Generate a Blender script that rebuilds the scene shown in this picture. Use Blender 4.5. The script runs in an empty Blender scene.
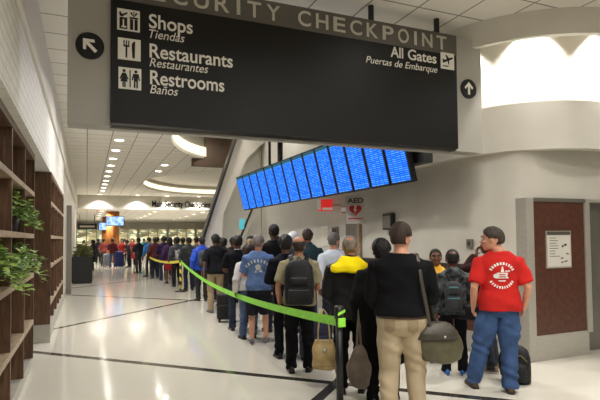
import bpy, bmesh, math, random
import numpy as np
from mathutils import Vector, Matrix
from mathutils.bvhtree import BVHTree
from mathutils.geometry import tessellate_polygon
random.seed(7); rng = np.random.default_rng(7)
S = bpy.context.scene
COL = S.collection
R = math.radians

# ------------------------------------------------------------------ camera, world, exposure
cam_d = bpy.data.cameras.new('camera'); cam = bpy.data.objects.new('camera', cam_d); COL.objects.link(cam)
cam_d.sensor_fit = 'HORIZONTAL'; cam_d.sensor_width = 36.0; cam_d.lens = 500/600*36.0
cam_d.shift_y = 20.5/600; cam_d.clip_start = .05; cam_d.clip_end = 300
_yaw, _pitch, _roll = R(23.1), R(2.0), R(0.6)
_f = Vector((math.sin(_yaw)*math.cos(_pitch), math.cos(_yaw)*math.cos(_pitch), math.sin(_pitch)))
_r0 = Vector((math.cos(_yaw), -math.sin(_yaw), 0)); _u0 = _r0.cross(_f)
_r = _r0*math.cos(_roll)-_u0*math.sin(_roll); _u = _u0*math.cos(_roll)+_r0*math.sin(_roll)
cam.matrix_world = Matrix(((_r.x, _u.x, -_f.x, 0), (_r.y, _u.y, -_f.y, 0), (_r.z, _u.z, -_f.z, 1.64), (0, 0, 0, 1)))
S.camera = cam
W = bpy.data.worlds.new('world'); S.world = W; W.use_nodes = True
W.node_tree.nodes['Background'].inputs[0].default_value = (1.0, .95, .87, 1)
W.node_tree.nodes['Background'].inputs[1].default_value = .22
vs = S.view_settings
vs.view_transform = 'Standard'; vs.look = 'None'; vs.gamma = 1.0; vs.use_curve_mapping = False
vs.exposure = 0.0
LIGHT = 1.5
WARM = (1.0, .968, .92)

# ------------------------------------------------------------------ helpers
def lin(c):
    return tuple(((v/255)/12.92 if v/255 <= .04045 else ((v/255+.055)/1.055)**2.4) for v in c)
def mat(name, rgb, rough=.6, metal=0., var=0., scale=8., bump=0., bscale=60., spec=.5, rgb2=None, emit=0., stretch=None):
    m = bpy.data.materials.new(name); m.use_nodes = True
    nt = m.node_tree; b = nt.nodes['Principled BSDF']
    c = lin(rgb)+(1,)
    b.inputs['Base Color'].default_value = c
    b.inputs['Roughness'].default_value = rough; b.inputs['Metallic'].default_value = metal
    b.inputs['Specular IOR Level'].default_value = spec
    co = nt.nodes.new('ShaderNodeTexCoord')
    src = co.outputs['Object']
    if stretch:
        mp = nt.nodes.new('ShaderNodeMapping'); mp.inputs['Scale'].default_value = stretch
        nt.links.new(src, mp.inputs['Vector']); src = mp.outputs['Vector']
    if var or rgb2:
        n = nt.nodes.new('ShaderNodeTexNoise'); n.inputs['Scale'].default_value = scale; n.inputs['Detail'].default_value = 4
        nt.links.new(src, n.inputs['Vector'])
        rp = nt.nodes.new('ShaderNodeValToRGB')
        rp.color_ramp.elements[0].position = .35; rp.color_ramp.elements[1].position = .65
        if rgb2: c2 = lin(rgb2)+(1,); c1 = c
        else:
            c1 = tuple(v*(1-var) for v in c[:3])+(1,); c2 = tuple(min(1, v*(1+var)) for v in c[:3])+(1,)
        rp.color_ramp.elements[0].color = c1; rp.color_ramp.elements[1].color = c2
        nt.links.new(n.outputs['Fac'], rp.inputs['Fac']); nt.links.new(rp.outputs['Color'], b.inputs['Base Color'])
    if bump:
        n = nt.nodes.new('ShaderNodeTexNoise'); n.inputs['Scale'].default_value = bscale; n.inputs['Detail'].default_value = 3
        nt.links.new(src, n.inputs['Vector'])
        bp = nt.nodes.new('ShaderNodeBump'); bp.inputs['Strength'].default_value = bump; bp.inputs['Distance'].default_value = .01
        nt.links.new(n.outputs['Fac'], bp.inputs['Height']); nt.links.new(bp.outputs['Normal'], b.inputs['Normal'])
    if emit:
        b.inputs['Emission Color'].default_value = c; b.inputs['Emission Strength'].default_value = emit
    return m

class MB:
    def __init__(s): s.v = []; s.f = []
    def add(s, vs_, fs_):
        o = len(s.v); s.v.extend([tuple(p) for p in vs_]); s.f.extend([tuple(i+o for i in f) for f in fs_]); return s
    def box(s, a, b, bev=0.):
        x0, y0, z0 = a; x1, y1, z1 = b
        if bev <= 0:
            return s.add([(x0,y0,z0),(x1,y0,z0),(x1,y1,z0),(x0,y1,z0),(x0,y0,z1),(x1,y0,z1),(x1,y1,z1),(x0,y1,z1)],
                  [(3,2,1,0),(4,5,6,7),(0,1,5,4),(1,2,6,5),(2,3,7,6),(3,0,4,7)])
        bm = bmesh.new(); bmesh.ops.create_cube(bm, size=1)
        for v in bm.verts:
            v.co = Vector(((x0+x1)/2+v.co.x*(x1-x0), (y0+y1)/2+v.co.y*(y1-y0), (z0+z1)/2+v.co.z*(z1-z0)))
        bmesh.ops.bevel(bm, geom=bm.edges[:], offset=bev, segments=2, affect='EDGES', profile=.5)
        bm.verts.index_update(); s.add([v.co[:] for v in bm.verts], [[v.index for v in f.verts] for f in bm.faces]); bm.free(); return s
    def loft(s, secs, n=20, p=2.0):
        """secs: (centre, U, V) with U,V vectors already scaled; closed tube with fan caps"""
        vs_ = []; fs_ = []
        for c, U, V in secs:
            c = np.array(c, float); U = np.array(U, float); V = np.array(V, float)
            for k in range(n):
                a = 2*math.pi*k/n; ca, sa = math.cos(a), math.sin(a)
                if p != 2.0:
                    ca = math.copysign(abs(ca)**(2/p), ca); sa = math.copysign(abs(sa)**(2/p), sa)
                vs_.append(c+U*ca+V*sa)
        m = len(secs)
        for i in range(m-1):
            for k in range(n):
                k2 = (k+1) % n
                fs_.append((i*n+k, i*n+k2, (i+1)*n+k2, (i+1)*n+k))
        vs_.append(np.array(secs[0][0], float)); vs_.append(np.array(secs[-1][0], float))
        for k in range(n):
            k2 = (k+1) % n
            fs_.append((m*n, k2, k)); fs_.append((m*n+1, (m-1)*n+k, (m-1)*n+k2))
        return s.add(vs_, fs_)
    def chain(s, pts, rad, n=14, round_ends=True, flat=None, up=None):
        P = [np.array(p, float) for p in pts]; m = len(P)
        if not hasattr(rad, '__len__'): rad = [rad]*m
        T = []
        for i in range(m):
            t = P[min(i+1, m-1)]-P[max(i-1, 0)]; T.append(t/(np.linalg.norm(t)+1e-9))
        ref = np.array(up, float) if up is not None else (np.array([0,1.,0]) if abs(T[0][1]) < .9 else np.array([1.,0,0]))
        secs = []
        for i in range(m):
            U = np.cross(ref, T[i]); U /= np.linalg.norm(U)+1e-9; V = np.cross(T[i], U)
            if up is None: ref = V
            secs.append((P[i], U, V, rad[i], T[i]))
        out = []
        fl = flat or (1., 1.)
        if round_ends:
            c, U, V, r, t = secs[0]
            for a in (80, 50, 25): out.append((c-t*r*math.sin(R(a)), U*r*math.cos(R(a))*fl[0], V*r*math.cos(R(a))*fl[1]))
        for c, U, V, r, t in secs: out.append((c, U*r*fl[0], V*r*fl[1]))
        if round_ends:
            c, U, V, r, t = secs[-1]
            for a in (25, 50, 80): out.append((c+t*r*math.sin(R(a)), U*r*math.cos(R(a))*fl[0], V*r*math.cos(R(a))*fl[1]))
        return s.loft(out, n)
    def ell(s, c, r, rot=None, nu=16, nv=10):
        c = np.array(c, float); vs_ = []; fs_ = []
        for j in range(1, nv):
            ph = math.pi*j/nv
            for k in range(nu):
                a = 2*math.pi*k/nu
                q = np.array([r[0]*math.sin(ph)*math.cos(a), r[1]*math.sin(ph)*math.sin(a), r[2]*math.cos(ph)])
                if rot is not None: q = np.array(rot @ Vector(q))
                vs_.append(c+q)
        for q in (np.array([0,0,r[2]]), np.array([0,0,-r[2]])):
            if rot is not None: q = np.array(rot @ Vector(q))
            vs_.append(c+q)
        T, B = (nv-1)*nu, (nv-1)*nu+1
        for j in range(nv-2):
            for k in range(nu):
                k2 = (k+1) % nu; fs_.append((j*nu+k, (j+1)*nu+k, (j+1)*nu+k2, j*nu+k2))
        for k in range(nu):
            k2 = (k+1) % nu; fs_.append((T, k, k2)); fs_.append((B, (nv-2)*nu+k2, (nv-2)*nu+k))
        return s.add(vs_, fs_)
    def cyl(s, c, r, h, n=24, axis='z', r2=None):
        r2 = r if r2 is None else r2
        e = {'x':((1,0,0),(0,1,0),(0,0,1)), 'y':((0,1,0),(0,0,1),(1,0,0)), 'z':((0,0,1),(1,0,0),(0,1,0))}[axis]
        a, U, V = [np.array(q, float) for q in e]; c = np.array(c, float)
        return s.loft([(c, U*r, V*r), (c+a*h, U*r2, V*r2)], n)
    def prism(s, poly, y0, y1):
        """polygon in x,z extruded along y"""
        n = len(poly)
        tri = tessellate_polygon([[Vector((p[0], p[1], 0)) for p in poly]])
        vs_ = [(p[0], y0, p[1]) for p in poly]+[(p[0], y1, p[1]) for p in poly]
        fs_ = [tuple(t) for t in tri]+[tuple(i+n for i in t[::-1]) for t in tri]
        for i in range(n): fs_.append((i, (i+1) % n, n+(i+1) % n, n+i))
        return s.add(vs_, fs_)
    def build(s, name, m, parent=None, smooth=False, fix=True):
        me = bpy.data.meshes.new(name); me.from_pydata([tuple(map(float, p)) for p in s.v], [], s.f)
        if fix:
            bm = bmesh.new(); bm.from_mesh(me); bmesh.ops.recalc_face_normals(bm, faces=bm.faces[:]); bm.to_mesh(me); bm.free()
        return link(name, me, m, parent, smooth)
def link(name, me, m, parent=None, smooth=False):
    o = bpy.data.objects.new(name, me); COL.objects.link(o)
    if m: me.materials.clear(); me.materials.append(m)
    if smooth: me.polygons.foreach_set('use_smooth', [True]*len(me.polygons))
    if parent: o.parent = parent
    return o
def tag(o, label, cat, group=None, kind=None):
    o['label'] = label; o['category'] = cat
    if group: o['group'] = group
    if kind: o['kind'] = kind
    return o
def struct(o): o['kind'] = 'structure'; return o
def empty(name, loc, rz=0.):
    o = bpy.data.objects.new(name, None); COL.objects.link(o); o.location = loc; o.rotation_euler = (0, 0, rz); o.empty_display_size = .2
    return o
def remesh(mb, voxel, smooth=4, taper=None):
    me = bpy.data.meshes.new('t'); me.from_pydata([tuple(map(float, p)) for p in mb.v], [], mb.f)
    bm = bmesh.new(); bm.from_mesh(me); bmesh.ops.recalc_face_normals(bm, faces=bm.faces[:]); bm.to_mesh(me); bm.free()
    o = bpy.data.objects.new('t', me); COL.objects.link(o)
    r = o.modifiers.new('r', 'REMESH'); r.mode = 'VOXEL'; r.voxel_size = voxel; r.adaptivity = 0
    q = o.modifiers.new('s', 'SMOOTH'); q.factor = .5; q.iterations = smooth
    dg = bpy.context.evaluated_depsgraph_get()
    out = bpy.data.meshes.new_from_object(o.evaluated_get(dg))
    bpy.data.objects.remove(o); bpy.data.meshes.remove(me)
    return out
def displace(me, fn):
    n = len(me.vertices); co = np.empty(n*3); me.vertices.foreach_get('co', co); co = co.reshape(-1, 3)
    no = np.empty(n*3); me.vertices.foreach_get('normal', no); no = no.reshape(-1, 3)
    co = co+no*fn(co)[:, None]; me.vertices.foreach_set('co', co.ravel()); me.update()
def text_mesh(txt, x0, x1, z0, cap, y, m, parent, bold=.0, shear=0., name='lettering', depth=.004, normal='-y', space=1.0):
    c = bpy.data.curves.new('t', 'FONT'); c.body = txt; c.size = 1; c.offset = bold; c.shear = shear; c.extrude = .001; c.space_character = space
    o = bpy.data.objects.new('t', c); COL.objects.link(o)
    me = bpy.data.meshes.new_from_object(o.evaluated_get(bpy.context.evaluated_depsgraph_get()))
    bpy.data.objects.remove(o)
    n = len(me.vertices); co = np.empty(n*3); me.vertices.foreach_get('co', co); co = co.reshape(-1, 3)
    sx = (x1-x0)/(co[:, 0].max()-co[:, 0].min()); sz = cap/.70
    new = np.stack([x0+(co[:, 0]-co[:, 0].min())*sx, y-(co[:, 2]+.001)/.002*depth, z0+co[:, 1]*sz], 1)
    me.vertices.foreach_set('co', new.ravel()); me.update()
    return link(name, me, m, parent)

# ------------------------------------------------------------------ materials of the setting
def floor_material():
    m = bpy.data.materials.new('polished_terrazzo'); m.use_nodes = True
    nt = m.node_tree; N = nt.nodes.new; L = nt.links.new; b = nt.nodes['Principled BSDF']
    co = N('ShaderNodeTexCoord'); sp = N('ShaderNodeSeparateXYZ'); L(co.outputs['Object'], sp.inputs[0])
    def math_(op, a, b_=None):
        q = N('ShaderNodeMath'); q.operation = op
        for i, v in enumerate((a, b_)):
            if v is None: continue
            if isinstance(v, (int, float)): q.inputs[i].default_value = v
            else: L(v, q.inputs[i])
        return q.outputs[0]
    def stripe(v, off, per, half):
        q = math_('ADD', v, -off+per*20); q = math_('MODULO', q, per)
        q2 = math_('SUBTRACT', per, q); q = math_('MINIMUM', q, q2)
        return math_('LESS_THAN', q, half)
    s1 = stripe(math_('ADD', sp.outputs[0], sp.outputs[1]), 7.68, 8.45, .085)
    s2 = stripe(math_('SUBTRACT', sp.outputs[1], sp.outputs[0]), 2.5, 8.45, .085)
    s = math_('MAXIMUM', s1, s2)
    n1 = N('ShaderNodeTexNoise'); n1.inputs['Scale'].default_value = 140; n1.inputs['Detail'].default_value = 3
    n2 = N('ShaderNodeTexNoise'); n2.inputs['Scale'].default_value = .8; n2.inputs['Detail'].default_value = 4
    L(co.outputs['Object'], n1.inputs[0]); L(co.outputs['Object'], n2.inputs[0])
    r1 = N('ShaderNodeValToRGB'); r1.color_ramp.elements[0].color = lin((192,187,174))+(1,); r1.color_ramp.elements[1].color = lin((222,218,206))+(1,)
    r1.color_ramp.elements[0].position = .38; r1.color_ramp.elements[1].position = .6
    L(n1.outputs['Fac'], r1.inputs[0])
    mx = N('ShaderNodeMix'); mx.data_type = 'RGBA'; mx.blend_type = 'MULTIPLY'; mx.inputs[0].default_value = .35
    r2 = N('ShaderNodeValToRGB'); r2.color_ramp.elements[0].color = (.8,.78,.74,1); r2.color_ramp.elements[1].color = (1,1,1,1)
    L(n2.outputs['Fac'], r2.inputs[0]); L(r1.outputs[0], mx.inputs[6]); L(r2.outputs[0], mx.inputs[7])
    m2 = N('ShaderNodeMix'); m2.data_type = 'RGBA'; L(s, m2.inputs[0]); L(mx.outputs[2], m2.inputs[6]); m2.inputs[7].default_value = lin((58,55,50))+(1,)
    L(m2.outputs[2], b.inputs['Base Color'])
    b.inputs['Roughness'].default_value = .10; b.inputs['Specular IOR Level'].default_value = .7
    nb = N('ShaderNodeTexNoise'); nb.inputs['Scale'].default_value = 3.0; L(co.outputs['Object'], nb.inputs[0])
    bp = N('ShaderNodeBump'); bp.inputs['Strength'].default_value = .05; bp.inputs['Distance'].default_value = .02
    L(nb.outputs['Fac'], bp.inputs['Height']); L(bp.outputs[0], b.inputs['Normal'])
    return m
def tile_material(name, c1, cm, w, h, mortar, offset=0., rough=.8, rot=None, bump=.15, sc=(1,1,1)):
    m = bpy.data.materials.new(name); m.use_nodes = True
    nt = m.node_tree; N = nt.nodes.new; L = nt.links.new; b = nt.nodes['Principled BSDF']
    co = N('ShaderNodeTexCoord'); mp = N('ShaderNodeMapping'); L(co.outputs['Object'], mp.inputs[0])
    if rot:
        sx_ = N('ShaderNodeSeparateXYZ'); cx_ = N('ShaderNodeCombineXYZ'); L(co.outputs['Object'],sx_.inputs[0]); L(sx_.outputs[1],cx_.inputs[0]); L(sx_.outputs[2],cx_.inputs[1]); L(cx_.outputs[0],mp.inputs[0])
    br = N('ShaderNodeTexBrick'); br.offset = offset; br.squash = 1
    br.inputs['Scale'].default_value = 1; br.inputs['Mortar Size'].default_value = mortar; br.inputs['Brick Width'].default_value = w; br.inputs['Row Height'].default_value = h
    br.inputs['Mortar Smooth'].default_value = .1
    br.inputs['Color1'].default_value = lin(c1)+(1,); br.inputs['Color2'].default_value = tuple(v*.95 for v in lin(c1))+(1,); br.inputs['Mortar'].default_value = lin(cm)+(1,)
    L(mp.outputs[0], br.inputs['Vector']); L(br.outputs['Color'], b.inputs['Base Color']); b.inputs['Roughness'].default_value = rough
    n = N('ShaderNodeTexNoise'); n.inputs['Scale'].default_value = 90; L(co.outputs['Object'], n.inputs[0])
    bp = N('ShaderNodeBump'); bp.inputs['Strength'].default_value = bump; bp.inputs['Distance'].default_value = .01
    L(n.outputs['Fac'], bp.inputs['Height']); L(bp.outputs[0], b.inputs['Normal'])
    return m
def emis(name, rgb, st):
    m = bpy.data.materials.new(name); m.use_nodes = True
    nt = m.node_tree; nt.nodes.remove(nt.nodes['Principled BSDF'])
    e = nt.nodes.new('ShaderNodeEmission'); e.inputs[0].default_value = tuple(rgb)+(1,); e.inputs[1].default_value = st
    nt.links.new(e.outputs[0], nt.nodes['Material Output'].inputs[0]); return m

M = dict(
 floor=floor_material(),
 ceil=tile_material('ceiling_tiles', (230,226,216), (140,136,126), .61, .61, .012, rough=.9),
 plaster=mat('painted_plaster', (206,202,191), .55, var=.03, scale=2, bump=.03, bscale=120),
 white=mat('white_paint', (214,209,198), .5, var=.02, scale=3),
 brick=tile_material('white_wall_tile', (226,223,216), (196,191,182), .30, .10, .008, offset=.5, rough=.6, rot=(R(90),0,R(90))),
 wood=mat('dark_walnut', (94,68,48), .4, var=.35, scale=3, stretch=(12,12,1.5), bump=.05),
 wood2=mat('shelf_edge_wood', (156,136,112), .45, var=.2, scale=4, stretch=(6,1,6)),
 woodback=mat('shelf_back', (66,47,33), .5, var=.3, scale=3, stretch=(8,8,1)),
 orange=mat('orange_wood', (176,108,48), .45, var=.25, scale=3, stretch=(10,10,1)),
 bronze=mat('bronze_panel', (96,80,66), .35, .6, var=.25, scale=1.2),
 steel=mat('brushed_steel', (188,184,174), .4, .45, var=.08, scale=6, stretch=(1,1,30)),
 steel_dk=mat('dark_steel', (130,126,118), .38, .55, var=.1, scale=5, stretch=(30,30,1)),
 maroon=mat('maroon_laminate', (84,50,38), .35, var=.25, scale=14),
 black=mat('black_paint', (22,22,22), .45), matte=mat('matte_black', (14,14,14), .95, spec=.1),
 signblack=mat('sign_face_black', (24,23,21), .45, var=.05, scale=2, spec=.22),
 signhead=mat('sign_header_grey', (84,80,72), .5, var=.04, scale=3),
 signgrey=mat('sign_panel_grey', (160,157,148), .5, var=.02, scale=2),
 letter=mat('sign_letter_white', (226,222,210), .5),
 letterhead=mat('sign_letter_grey', (186,181,168), .5),
 rail=mat('dark_rail', (48,44,38), .4),
 rubber=mat('black_rubber', (18,18,18), .7),
 glow=emis('lamp_glow', (1,.9,.72), 9), cove=emis('cove_glow', (1,.88,.62), 1.6), farglow=emis('downlight_glow', (1,.93,.8), 16),
 leaf=mat('pothos_leaf', (80,122,46), .4, rgb2=(158,184,92), scale=7), stem=mat('plant_stem', (70,84,40), .6),
 pot=mat('plant_pot', (60,56,50), .5), soil=mat('soil', (40,30,22), .9),
 green=mat('green_belt', (150,232,72), .6, var=.08, scale=20, emit=.0), yellowbelt=mat('yellow_belt', (226,214,80), .6, var=.05),
)

# ------------------------------------------------------------------ structure
X_L = -.70; AC = (6.255, 5.84); XS = 5.04
struct(MB().box((-8,-5,-.1),(16,75,0)).build('floor', M['floor']))
def circle(cx, cy, rx, ry, n, a0=0, a1=360): return [(cx+rx*math.cos(R(a0+(a1-a0)*k/n)), cy+ry*math.sin(R(a0+(a1-a0)*k/n))) for k in range(n)]
hole1 = [p for p in circle(5.0,12.5,3,5,120,60,300) if p[1] > 9.3]
hole1 = hole1+[(5.3, 9.3), (5.3, hole1[0][1])]
hole2 = circle(7.0,25.0,4.5,6.3,96)
hole3 = circle(AC[0],AC[1],1.86,1.86,96)
def sheet(outer, holes, z, th=.05):
    loops = [outer]+holes; P = [[Vector((p[0],p[1],0)) for p in l] for l in loops]
    tri = tessellate_polygon(P); flat = [p for l in loops for p in l]; mb = MB()
    mb.add([(p[0],p[1],z) for p in flat], [tuple(t) for t in tri]); mb.add([(p[0],p[1],z+th) for p in flat], [tuple(t) for t in tri])
    return mb
struct(sheet([(-1.4,-5),(14,-5),(14,33),(-1.4,33)], [hole1,hole2,hole3], 4.4).build('ceiling', M['ceil']))
def band(loop, z0, z1, closed=True, th=.0):
    mb = MB(); n = len(loop); vs_ = [(p[0],p[1],z0) for p in loop]+[(p[0],p[1],z1) for p in loop]
    mb.add(vs_, [(i,(i+1)%n,n+(i+1)%n,n+i) for i in range(n if closed else n-1)]); return mb
# raised ceiling recesses with light coves
struct(band(hole1,4.4,5.6).build('trim_1', M['plaster'])); struct(band(hole2,4.4,4.95).build('trim_2', M['plaster']))
struct(sheet([(1.5,8.8),(6.4,8.8),(6.4,18),(1.5,18)],[],5.6).build('trim_3', M['plaster']))
struct(sheet(circle(7,25,4.6,6.4,64),[],4.95).build('trim_4', M['plaster']))
cg = MB()
def cove_strip(loop_fn, z0, z1): 
    return band(loop_fn, z0, z1, closed=False)
c1 = circle(5.0,12.5,2.96,4.95,60,100,185); c2 = circle(7.0,25.0,4.45,6.25,90,20,200)
o = cove_strip(c1,4.47,4.78).build('light_cove', M['cove']); tag(o, 'glowing curved cove strip edging the ceiling opening beside the bronze panel', 'cove light', 'ceiling cove lights')
o = cove_strip(c2,4.5,4.74).build('light_cove', M['cove']); tag(o, 'long glowing cove strip inside the far oval ceiling recess', 'cove light', 'ceiling cove lights')
# bulkhead ring, drum, arc walls
def arcpts(r, a0, a1, n=48):   # angle phi measured from -X towards -Y
    return [(AC[0]-r*math.cos(R(a0+(a1-a0)*k/n)), AC[1]-r*math.sin(R(a0+(a1-a0)*k/n))) for k in range(n+1)]
def arcwall(r, z0, z1, a0=-4, a1=150, th=.12, tail=None, n=64):
    """curved wall slab, tail continues straight along +Y at X=AC.x-r"""
    inn = arcpts(r,a0,a1,n); out = arcpts(r-th,a0,a1,n)
    if tail: inn = [(AC[0]-r,tail)]+inn; out = [(AC[0]-r+th,tail)]+out
    mb = MB(); m = len(inn)
    v = [(p[0],p[1],z0) for p in inn]+[(p[0],p[1],z1) for p in inn]+[(p[0],p[1],z0) for p in out]+[(p[0],p[1],z1) for p in out]
    f = []
    for i in range(m-1):
        f += [(i,i+1,m+i+1,m+i),(2*m+i,3*m+i,3*m+i+1,2*m+i+1),(m+i,m+i+1,3*m+i+1,3*m+i),(i,2*m+i,2*m+i+1,i+1)]
    f += [(0,m,3*m,2*m),(m-1,2*m+m-1,3*m+m-1,m+m-1)]
    return mb.add(v,f)
def smooth_by_angle(o):
    o.data.polygons.foreach_set('use_smooth',[True]*len(o.data.polygons))
    bm = bmesh.new(); bm.from_mesh(o.data)
    for e in bm.edges:
        if len(e.link_faces) == 2 and e.calc_face_angle(0) > R(30): e.smooth = False
    bm.to_mesh(o.data); bm.free(); return o
RW = AC[0]-XS
def planwall(P, z0, z1, th):
    """wall slab along a plan polyline, th measured to the right of the walking direction"""
    P = [Vector(p) for p in P]; m = len(P); Q = []
    for i in range(m):
        t = (P[min(i+1,m-1)]-P[max(i-1,0)]).normalized(); Q.append(P[i]+Vector((-t.y,t.x))*th)
    v = [(p.x,p.y,z0) for p in P]+[(p.x,p.y,z1) for p in P]+[(p.x,p.y,z0) for p in Q]+[(p.x,p.y,z1) for p in Q]; f = []
    for i in range(m-1): f += [(i,i+1,m+i+1,m+i),(2*m+i,3*m+i,3*m+i+1,2*m+i+1),(m+i,m+i+1,3*m+i+1,3*m+i),(i,2*m+i,2*m+i+1,i+1)]
    return MB().add(v,f+[(0,m,3*m,2*m),(m-1,3*m-1,4*m-1,2*m+m-1)])
PLAN = [(XS,15.0)]+arcpts(RW,0,26,20)+[(5.20,5.16),(5.27,5.01),(5.37,4.93),(5.55,4.885),(5.9,4.875),(6.2,4.87)]
struct(smooth_by_angle(planwall(PLAN,0,2.9,.12).build('wall_right', M['plaster'])))
struct(MB().box((6.2,4.87,2.12),(8.4,4.99,2.9)).build('wall_over_door', M['plaster']))
struct(MB().box((8.4,4.87,0),(14,4.99,4.4)).build('wall_right_return', M['plaster']))
struct(MB().box((7.46,4.87,2.9),(8.4,4.99,4.4)).build('wall_over_door_upper', M['plaster']))
struct(smooth_by_angle(arcwall(RW,2.9,4.6,a0=0,tail=15.0).build('wall_right_upper', M['plaster'])))
struct(MB().box((XS,9.2,4.6),(XS+.12,15.0,5.6)).build('wall_upper', M['plaster']))
struct(smooth_by_angle(arcwall(1.36,2.77,3.40,a0=0,tail=8.0,th=.14).build('trim_5', M['plaster'])))
o = struct(smooth_by_angle(arcwall(1.87,4.08,4.42,a0=-80,a1=150,th=.08).build('trim_6', M['plaster'])))
struct(sheet(circle(AC[0],AC[1],1.9,1.9,64),[],4.62).build('trim_7', M['white']))
# panelled dado along the wall: steel base, laminate, dark cap rail
struct(smooth_by_angle(arcwall(RW+.04,0,.30,a0=0,a1=26,tail=11.4,th=.04).build('trim_11', M['steel'])))
struct(smooth_by_angle(arcwall(RW+.04,.30,1.17,a0=0,a1=26,tail=11.4,th=.04).build('trim_8', M['maroon'])))
struct(smooth_by_angle(arcwall(RW+.08,1.17,1.24,a0=0,a1=26,tail=11.4,th=.08).build('trim_9', M['rail'])))
# slanted bulkhead / stair side
def sc(P): return [(x*.906,1.64+(z-1.64)*.906 if z > 0 else 0) for x,z in P]
struct(MB().prism(sc([(4.58,5.0),(3.47,1.67),(3.47,0),(4.07,0),(4.07,1.9),(4.09,2.41),(4.92,4.33),(5.54,4.9),(5.54,5.95),(4.9,5.95)]),14.5,14.85).build('wall_slanted', M['white']))
struct(MB().prism(sc([(4.09,0),(5.54,0),(5.54,5.95),(4.9,5.95),(4.3,3.6)]),14.86,14.95).build('wall_back', M['plaster']))
o = MB().prism(sc([(4.60,5.06),(4.52,5.06),(3.38,1.67),(3.38,0.9),(3.47,.9),(3.47,1.67)]),14.4,14.7).build('stair_handrail', M['rail'])
tag(o,'dark sloping handrail edging the slanted white wall','handrail')
# left wall above and beyond the shelves
struct(MB().box((-1.3,-5,2.76),(-.55,14.2,3.62)).build('wall_left', M['brick']))
struct(MB().box((-1.3,-5,3.70),(-.53,33,4.4)).build('wall_left_upper', M['white']))
struct(MB().box((-1.3,-5,3.62),(-.51,33,3.70),.02).build('trim_10', M['white']))
struct(MB().box((-1.3,14.0,0),(-.60,33,3.62)).build('wall_left_far', M['white']))
struct(MB().box((-1.3,-5,0),(-1.12,14.0,2.76)).build('wall_left_lower', M['woodback']))
struct(MB().box((-.60,14.0,0),(-.58,33,.12)).build('baseboard_left', M['steel']))
# fascia across the hall, lower ceiling and far wall
struct(MB().box((-3,33,3.55),(14,33.3,4.4)).build('wall_fascia', M['plaster']))
struct(MB().box((-8,33.3,3.55),(14,62,3.6)).build('ceiling_far', M['ceil']))
struct(MB().box((-8,60,0),(14,60.2,3.6)).build('wall_far', M['plaster']))
struct(MB().box((14,-5,0),(14.2,62,4.6)).build('wall_east', M['plaster']))
struct(MB().box((-8,33,0),(-7.8,62,3.6)).build('wall_west', M['plaster']))

# ------------------------------------------------------------------ lamps
def spot(loc, power, size=.25, col=WARM, spread=180):
    d = bpy.data.lights.new('lamp','AREA'); d.shape = 'DISK'; d.size = size; d.energy = power*LIGHT; d.color = col; d.spread = R(spread)
    o = bpy.data.objects.new('lamp', d); COL.objects.link(o); o.location = loc; return o
def downlight(loc, label, group, r=.11, power=0, spread=150, m=None, name='downlight'):
    e = empty(name, loc); tag(e,label,'ceiling light',group)
    rg = MB(); n = 28
    secs = [(r*1.25,-.004),(r*1.25,-.016),(r*1.02,-.016),(r,-.004)]
    v = []; f = []
    for rr, z in secs: v += [(rr*math.cos(2*math.pi*k/n), rr*math.sin(2*math.pi*k/n), z) for k in range(n)]
    for i in range(3):
        for k in range(n): f.append((i*n+k,i*n+(k+1)%n,(i+1)*n+(k+1)%n,(i+1)*n+k))
    rg.add(v,f).build('trim_ring', M['white'], e)
    ds = MB(); ds.add([(r*math.cos(2*math.pi*k/n), r*math.sin(2*math.pi*k/n), -.008) for k in range(n)], [tuple(range(n))[::-1]])
    ds.build('lamp_disc', m or M['farglow'], e, fix=False)
    if power:
        l = spot((0,0,-.03), power, r*1.8, spread=spread); l.parent = e
    return e
ORD = ['first','second','third','fourth','fifth','sixth','seventh','eighth','ninth','tenth','eleventh','twelfth','thirteenth','fourteenth']
# row seen at the left of the sign, spaced 1.7 m
for k in range(10):
    downlight((.81,14.58+1.7*k,4.4), f'small round ceiling downlight, {ORD[k]} of the left row counting from the sign', 'row of ceiling downlights', .12, 22 if k % 2 == 0 else 0)
for k in range(2):
    downlight((2.65,18.95+1.75*k,4.4), ['round ceiling downlight just left of the oval recess, nearer one','round ceiling downlight just left of the oval recess, farther one'][k], 'downlights beside the oval recess', .12, 22)
for k, (x, lab) in enumerate(((.7,'left one, above the brown columns'),(2.9,'middle one, left of the black lettering'),(4.7,'above the first word of the lettering'),(6.7,'above the last word of the lettering'))):
    e = downlight((x,32.45,4.4),'bright downlight washing the far fascia, '+lab,'fascia wall washers',.13,55,120,M['glow'])
# lamps of the near hall, above and behind the camera and the queue
NEAR = [(.8,-2.5),(.8,1.2),(.8,9.4),(.8,12.4),(2.9,-2.5),(2.7,1.6),(3.6,3.4),(1.9,6.6),(3.0,-.4),(4.6,1.2),(2.0,9.8),(6.2,2.6)]
for k,(x,y) in enumerate(NEAR):
    o = spot((x,y,4.36), 10 if (x,y) == (3.6,3.4) else 21 if (x,y) in ((4.6,1.2),(6.2,2.6)) else 42, .3, spread=160); o.name = 'hall_lamp'
# lights in the raised opening above the queue
for k,(x,y) in enumerate(((4.4,12.0),(4.2,15.0),(3.4,14.0))):
    o = spot((x,y,5.5), 26, .35, spread=150); o.name = 'atrium_lamp'
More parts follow.
